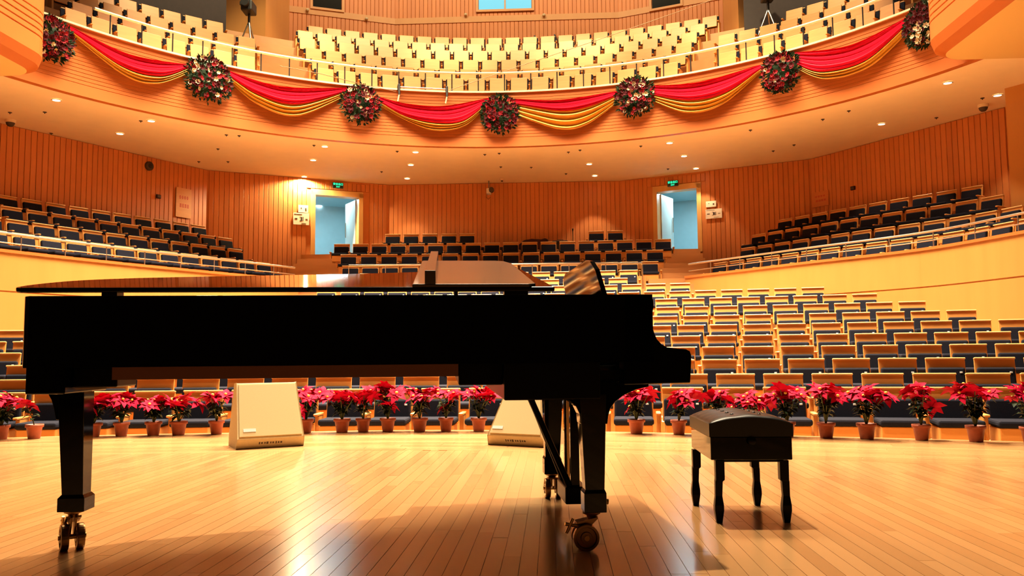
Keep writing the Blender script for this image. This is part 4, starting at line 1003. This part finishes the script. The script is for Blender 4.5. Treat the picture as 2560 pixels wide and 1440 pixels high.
# pedal lyre
yly = .77; ltop = zk0 + .01; lx = PP(1428, 1100, yly).x; zl_b = PP(1430, 1235, yly - .1).z
lyre = MB().box((lx, yly, zl_b + .0), (.11, .30, .085)).build('pedal_lyre', 'satin', piano, bevel=.008)
for dy in (-.10, .10):
    MB().box((lx, yly + dy, (ltop + zl_b) / 2), (.045, .035, ltop - zl_b)).build('lyre_post', 'black', lyre, bevel=.005)
for dy in (-.05, 0, .05): MB().tube([(lx - .01, yly + dy, zl_b + .03), (lx - .01, yly + dy, ltop)], .005, 6).build('pedal_rod', 'brass', lyre)
for dy in (-.08, 0, .08):
    MB().tube([(lx + .02, yly + dy, zl_b - .035), (lx + .09, yly + dy, zl_b - .035), (lx + .17, yly + dy, zl_b - .045)], [.008, .011, .014], 8).build('pedal', 'brass', lyre)
MB().box((lx, yly, ltop - .02), (.12, .34, .04)).build('lyre_head', 'satin', lyre, bevel=.006)
for dy in (-.11, .11):
    pa_ = PP(1318, 1000, yly + dy); MB().tube([(pa_.x, yly + dy, ltop - .0), (lx - .02, yly + dy, zl_b + .02)], .016, 8).build('lyre_brace', 'satin', lyre)

# ================================================================== BENCH
fl4 = [atZ(1796, 1306, 0), atZ(1969, 1306, 0), atZ(1895, 1263, 0), atZ(1738, 1263, 0)]
cx_ = sum((p for p in fl4), Vector()) / 4; ax_ = ((fl4[1] - fl4[0]) + (fl4[2] - fl4[3])); rb = math.atan2(ax_.y, ax_.x)
bench = empty('piano_bench', cx_, rb, 'black padded piano bench with tufted leather top and side knob', 'bench')
lw = ((fl4[1] - fl4[0]).length + (fl4[2] - fl4[3]).length) / 2; ld = (((fl4[3] - fl4[0]) + (fl4[2] - fl4[1])) / 2).length
inv = (Matrix.Translation(cx_) @ Matrix.Rotation(rb, 4, 'Z')).inverted()
def BP(x, y, yl_):
    d = ray(x, y); M3 = inv.to_3x3(); o = inv @ CAM; dd = M3 @ d; k = (yl_ - o.y) / dd.y; return o + dd * k
yn = -ld / 2 - .045; W2 = (BP(1981, 1130, yn).x - BP(1777, 1130, yn).x); xm = (BP(1981, 1130, yn).x + BP(1777, 1130, yn).x) / 2
zb_ = BP(1880, 1150, yn).z; zs_ = BP(1880, 1092, yn).z; ztop = BP(1880, 1036, yn).z; D2 = ld + .09
MB().box((xm, 0, (zb_ + zs_) / 2), (W2, D2, zs_ - zb_)).build('frame', 'black', bench, bevel=.004)
MB().box((xm, 0, zb_ - .006), (W2 - .07, D2 - .07, .016)).build('under_frame', 'satin', bench)
# cushion with domed, tufted top
c = MB(); nx, ny = 24, 32; w_, d_ = W2 / 2 + .006, D2 / 2 + .006
top = []
for i in range(nx + 1):
    for j in range(ny + 1):
        a, b = -1 + 2 * i / nx, -1 + 2 * j / ny
        e = (1 - abs(a) ** 5) * (1 - abs(b) ** 7); tuft = .008 * abs(math.sin(PI * 1.5 * (a + 1))) * abs(math.sin(PI * 2.5 * (b + 1))) - .004
        z = zs_ + (ztop - zs_) * (.58 + .27 * (1 - a * a) + .15 * max(0, e) ** .5) + tuft * max(0, e)
        top.append(Vector((xm + a * w_, b * d_, z)))
nt_ = len(top); c.v = [tuple(p) for p in top]
for i in range(nx):
    for j in range(ny): q = i * (ny + 1) + j; c.f.append((q, q + ny + 1, q + ny + 2, q + 1)); c.sm.append(True)
ringi = [i * (ny + 1) for i in range(nx + 1)] + [nx * (ny + 1) + j for j in range(1, ny + 1)] + [i * (ny + 1) + ny for i in range(nx - 1, -1, -1)] + [j for j in range(ny - 1, 0, -1)]
base = len(c.v); c.v += [(c.v[k][0], c.v[k][1], zs_ + .001) for k in ringi]; m_ = len(ringi)
for k in range(m_): c.f.append((ringi[k], ringi[(k + 1) % m_], base + (k + 1) % m_, base + k)); c.sm.append(False)
c.f.append(tuple(base + k for k in range(m_))); c.sm.append(False)
cush = c.build('cushion', 'leather', bench)
for i in range(2):
    for j in range(4):
        a, b = -1 + 2 * (i + 1) / 3, -1 + 2 * (j + 1) / 5
        e = (1 - abs(a) ** 5) * (1 - abs(b) ** 7); z = zs_ + (ztop - zs_) * (.58 + .27 * (1 - a * a) + .15 * max(0, e) ** .5)
        MB().lathe([(.011, -.004), (.010, .002), (.002, .005)], (xm + a * w_, b * d_, z - .003), 10).build('button', 'leather', cush)
kb = BP(1878, 1102, yn)
MB().lathe([(.012, .0), (.012, -.006), (.020, -.010), (.021, -.016), (.017, -.019), (.004, -.020)], (kb.x, yn, kb.z), 16, 'Y').build('knob', 'satin', bench)
for i, p in enumerate(fl4):
    q = inv @ p; sx_ = 1 if i in (1, 2) else -1; m = MB(); prof = [(.022, zb_ - .005, 0), (.0215, zb_ - .10, 0), (.018, .20, .006), (.0165, .13, .008), (.022, .085, .008), (.022, .06, .008), (.014, .0, .008)]
    vs = []
    for r, z, o_ in prof: vs += [Vector((q.x - sx_ * (.012 - o_) + ddx * r, q.y + ddy * r, z)) for ddx, ddy in ((-1, -1), (1, -1), (1, 1), (-1, 1))]
    n4 = len(prof); m.add(vs, [(4 * k + j, 4 * k + (j + 1) % 4, 4 * k + 4 + (j + 1) % 4, 4 * k + 4 + j) for k in range(n4 - 1) for j in range(4)] + [(3, 2, 1, 0), tuple(4 * n4 - 4 + j for j in range(4))]); m.build('leg', 'satin', bench, bevel=.002)

# ================================================================== STAGE MONITORS
def monitor(pl, pr, rz, wt, wb, h, label, lean):
    o = empty('stage_monitor', (pl + pr) / 2, rz, label, 'loudspeaker')
    # side profile (y to the back, z up): kick, sloping baffle, top, back
    pf = [(.05, 0), (.0, .09), (.25 + lean, h), (.36 + lean, h - .01), (.44, .10), (.42, 0)]
    def wid(z): return wb + (wt - wb) * z / h
    vs = [Vector((-wid(z) / 2, y, z)) for y, z in pf] + [Vector((wid(z) / 2, y, z)) for y, z in pf]; n_ = len(pf)
    MB().add(vs, [tuple(range(n_)), tuple(range(n_, 2 * n_))[::-1]] + [(i, (i + 1) % n_, n_ + (i + 1) % n_, n_ + i) for i in range(n_)]).build('cabinet', 'monitor', o, bevel=.008)
    nrm = Vector((0, -(h - .09), .25 + lean)).normalized(); a = Vector((0, 0, .09)); b = Vector((0, .25 + lean, h)); g0 = a + (b - a) * .04; g1 = a + (b - a) * .97
    q = [Vector((s_ * wid(p.z) * .47, p.y, p.z)) for p, s_ in ((g0, -1), (g0, 1), (g1, 1), (g1, -1))]
    gr = MB(); gr.quad8([p + nrm * .001 for p in q], [p + nrm * .010 for p in q]); g_ = gr.build('grille', 'grille', o, bevel=.003)
    lc = a + (b - a) * .12; lb = MB(); qq = [Vector((x_, p.y, p.z)) + nrm * .011 for p, x_ in ((lc, -wb * .40), (lc, -wb * .22), (lc + (b - a) * .055, -wb * .22), (lc + (b - a) * .055, -wb * .40))]
    lb.quad8(qq, [p + nrm * .003 for p in qq]); lb.build('maker_label', 'label', g_)
    kn = Vector((0, -.09, -.05)).normalized(); pr_ = MB(); kc = Vector((0, .022, .05))
    xx = -.10
    for k, w_ in enumerate((.014, .018, .014, .022, .014, .018, .014, .016, .02)):
        s_ = .9 if k % 3 else 1.2; p0 = kc + Vector((xx, 0, 0)); up = Vector((0, -.05, .09)).normalized() * .010 * s_; rt = Vector((w_ * .4, 0, 0))
        q4 = [p0 - rt - up, p0 + rt - up, p0 + rt + up, p0 - rt + up]; pr_.quad8([p + kn * .0005 for p in q4], [p + kn * .002 for p in q4]); xx += w_ + .008
    pr_.build('lettering', 'ink', o)
    MB().box((-wb / 2 + .05, .1, -.0), (.05, .05, .006)).build('foot', 'rubber', o)
a, b = atZ(595, 1124, 0), atZ(759, 1117, 0); d = b - a
monitor(a, b, math.atan2(d.y, d.x) + .17, d.length * .96, d.length * 1.06, .585, 'cream wedge stage monitor standing clear of the piano, pale label low on its grille', -.02)
a, b = atZ(1221, 1113, 0), atZ(1354, 1120, 0); d = b - a
monitor(a, b, math.atan2(d.y, d.x), d.length * .64, d.length * 1.10, .56, 'cream wedge stage monitor partly behind the piano pedals', -.02)

# ================================================================== POINSETTIAS
def leaf_blade(mb, c, d, up, L, W, droop=.25):
    d = d.normalized(); s_ = d.cross(up).normalized(); u_ = s_.cross(d).normalized()
    P = [(0, 0, 0), (.28, .42, .05), (.55, .5, .04), (1, 0, -droop)]
    v0 = c; l1 = c + d * L * .3 - s_ * W * .42 + u_ * L * .06; r1_ = c + d * L * .3 + s_ * W * .42 + u_ * L * .06; m1 = c + d * L * .35
    l2 = c + d * L * .62 - s_ * W * .40 + u_ * L * .0; r2_ = c + d * L * .62 + s_ * W * .40; m2 = c + d * L * .65 - u_ * L * .04; tip = c + d * L - u_ * L * droop
    mb.add([v0, l1, m1, r1_, l2, m2, r2_, tip], [(0, 1, 2), (0, 2, 3), (1, 4, 5, 2), (2, 5, 6, 3), (4, 7, 5), (5, 7, 6)], True)
rf = random.Random(11)
def head_mesh(seed):
    r = random.Random(seed); m = MB()
    for ringk, (cnt, L, el) in enumerate(((6, .115, .15), (6, .085, .45), (4, .05, .8))):
        for k in range(cnt):
            a = 2 * PI * (k + .5 * ringk + r.uniform(-.2, .2)) / cnt; d = Vector((math.cos(a), math.sin(a), el + r.uniform(-.25, .2))); leaf_blade(m, Vector((0, 0, 0)), d, Vector((0, 0, 1)), L * r.uniform(.85, 1.15), L * .62, .28)
    return m.mesh('flower_head', 'bract', fix=False)
heads = [head_mesh(k) for k in range(5)]
pollen = MB().lathe([(.001, .014), (.012, .018), (.016, .030), (.006, .038)], n=8).mesh('flower_centre', 'pollen')
pots = []
for k in range(3):
    r_, h_ = .078 + .004 * k, .145
    pots.append(MB().lathe([(r_ * .70, 0), (r_ * .92, h_ * .80), (r_ * 1.06, h_ * .80), (r_ * 1.08, h_), (r_ * .98, h_), (r_ * .95, h_ * .88), (.001, h_ * .86)], n=20, caps=False).mesh('pot', 'pot'))
soil = MB().lathe([(.001, .128), (.072, .127)], n=16, caps=False).mesh('soil', 'soil')
#           pot x, bottom y, lean, height, heads
FLW = [(2, 1098, 0, 1.0), (85, 1096, .25, .95), (232, 1092, 0, .95), (303, 1090, 0, 1.0), (383, 1088, 0, 1.0), (446, 1087, .1, 1.0), (541, 1085, -.1, 1.05), (768, 1080, 0, 1.05), (855, 1080, -.1, 1.0), (908, 1079, 0, 1.05), (970, 1078, .1, 1.12), (1049, 1078, .15, 1.12), (1116, 1077, 0, 1.08), (1197, 1078, 0, 1.0),
       (1588, 1080, 0, 1.0), (1692, 1082, -.1, 1.05), (1795, 1086, 0, 1.0), (1872, 1087, 0, 1.0), (1958, 1088, 0, 1.1), (2053, 1090, .1, 1.15), (2147, 1091, .15, 1.15), (2279, 1094, 0, 1.12), (2409, 1097, 0, 1.18), (2548, 1102, -.1, 1.15)]
for i, (x, y, ln, hs) in enumerate(FLW):
    p = atZ(x, y, .003); hh = toH(p); vmax = edge_v(hh[0]) - .10
    if hh[1] > vmax: p = H(hh[0], vmax, .003)
    zone = ['beside the piano tail leg', 'between the piano tail leg and the clear-standing monitor', 'between the two cream monitors', 'between the front piano leg and the bench', 'right behind the piano bench', 'past the bench towards the side wall'][(i > 2) + (i > 6) + (i > 13) + (i > 15) + (i > 18)]
    o = empty('poinsettia', p, rf.random() * 6, 'red poinsettia in terracotta pot ' + zone, 'plant', 'poinsettias ' + zone)
    if i == 1: o['label'] = 'leaning poinsettia with few bracts beside the piano tail leg'; del o['group']
    if i == 12: o['label'] = 'poinsettia with a second red cluster hanging low over its pot, between the monitors'; del o['group']
    link('pot', pots[i % 3], o); link('soil', soil, o)
    n_h = rf.choice((7, 8, 9)); tops = []
    H0 = (.40 + rf.uniform(-.02, .03)) * hs
    if i == 1: n_h = 1
    lv = MB(); stm = MB(); off = Vector((math.cos(0), 0, 0))
    for k in range(n_h):
        a = 2 * PI * k / n_h + rf.random(); rr_ = rf.uniform(.07, .18) if k else .02
        z = H0 - .25 * rr_ + rf.uniform(-.05, .03); 
        if (i == 12 and k == 0) or (k == 1 and rf.random() < .22): z = H0 - .17
        tp = Vector((rr_ * math.cos(a) + ln * .25, rr_ * math.sin(a), z)); tops.append((tp, a))
        stm.tube([(0, 0, .125), (tp.x * .25, tp.y * .25, .22 * hs), tuple(tp)], [.007, .006, .004], 5)
        for j in range(9):
            t = rf.uniform(.30, .92); c0_ = Vector((tp.x * t * t, tp.y * t * t, .13 + (tp.z - .13) * t)); aa = rf.random() * 2 * PI
            leaf_blade(lv, c0_, Vector((math.cos(aa), math.sin(aa), rf.uniform(-.2, .4))), Vector((0, 0, 1)), rf.uniform(.07, .12), .055, .3)
    stm.build('stems', 'stem', o); lv.build('leaves', 'leaf', o, fix=False)
    for k, (tp, a) in enumerate(tops):
        h_ = link('flower_head', heads[(i + k) % 5], o, tp); s_ = rf.uniform(.9, 1.2); h_.scale = (s_, s_, s_); h_.rotation_euler = (.55 * -math.sin(a) * -1 + rf.uniform(-.3, .3), .55 * math.cos(a) + rf.uniform(-.3, .3), rf.random() * 6)
        link('flower_centre', pollen, h_)
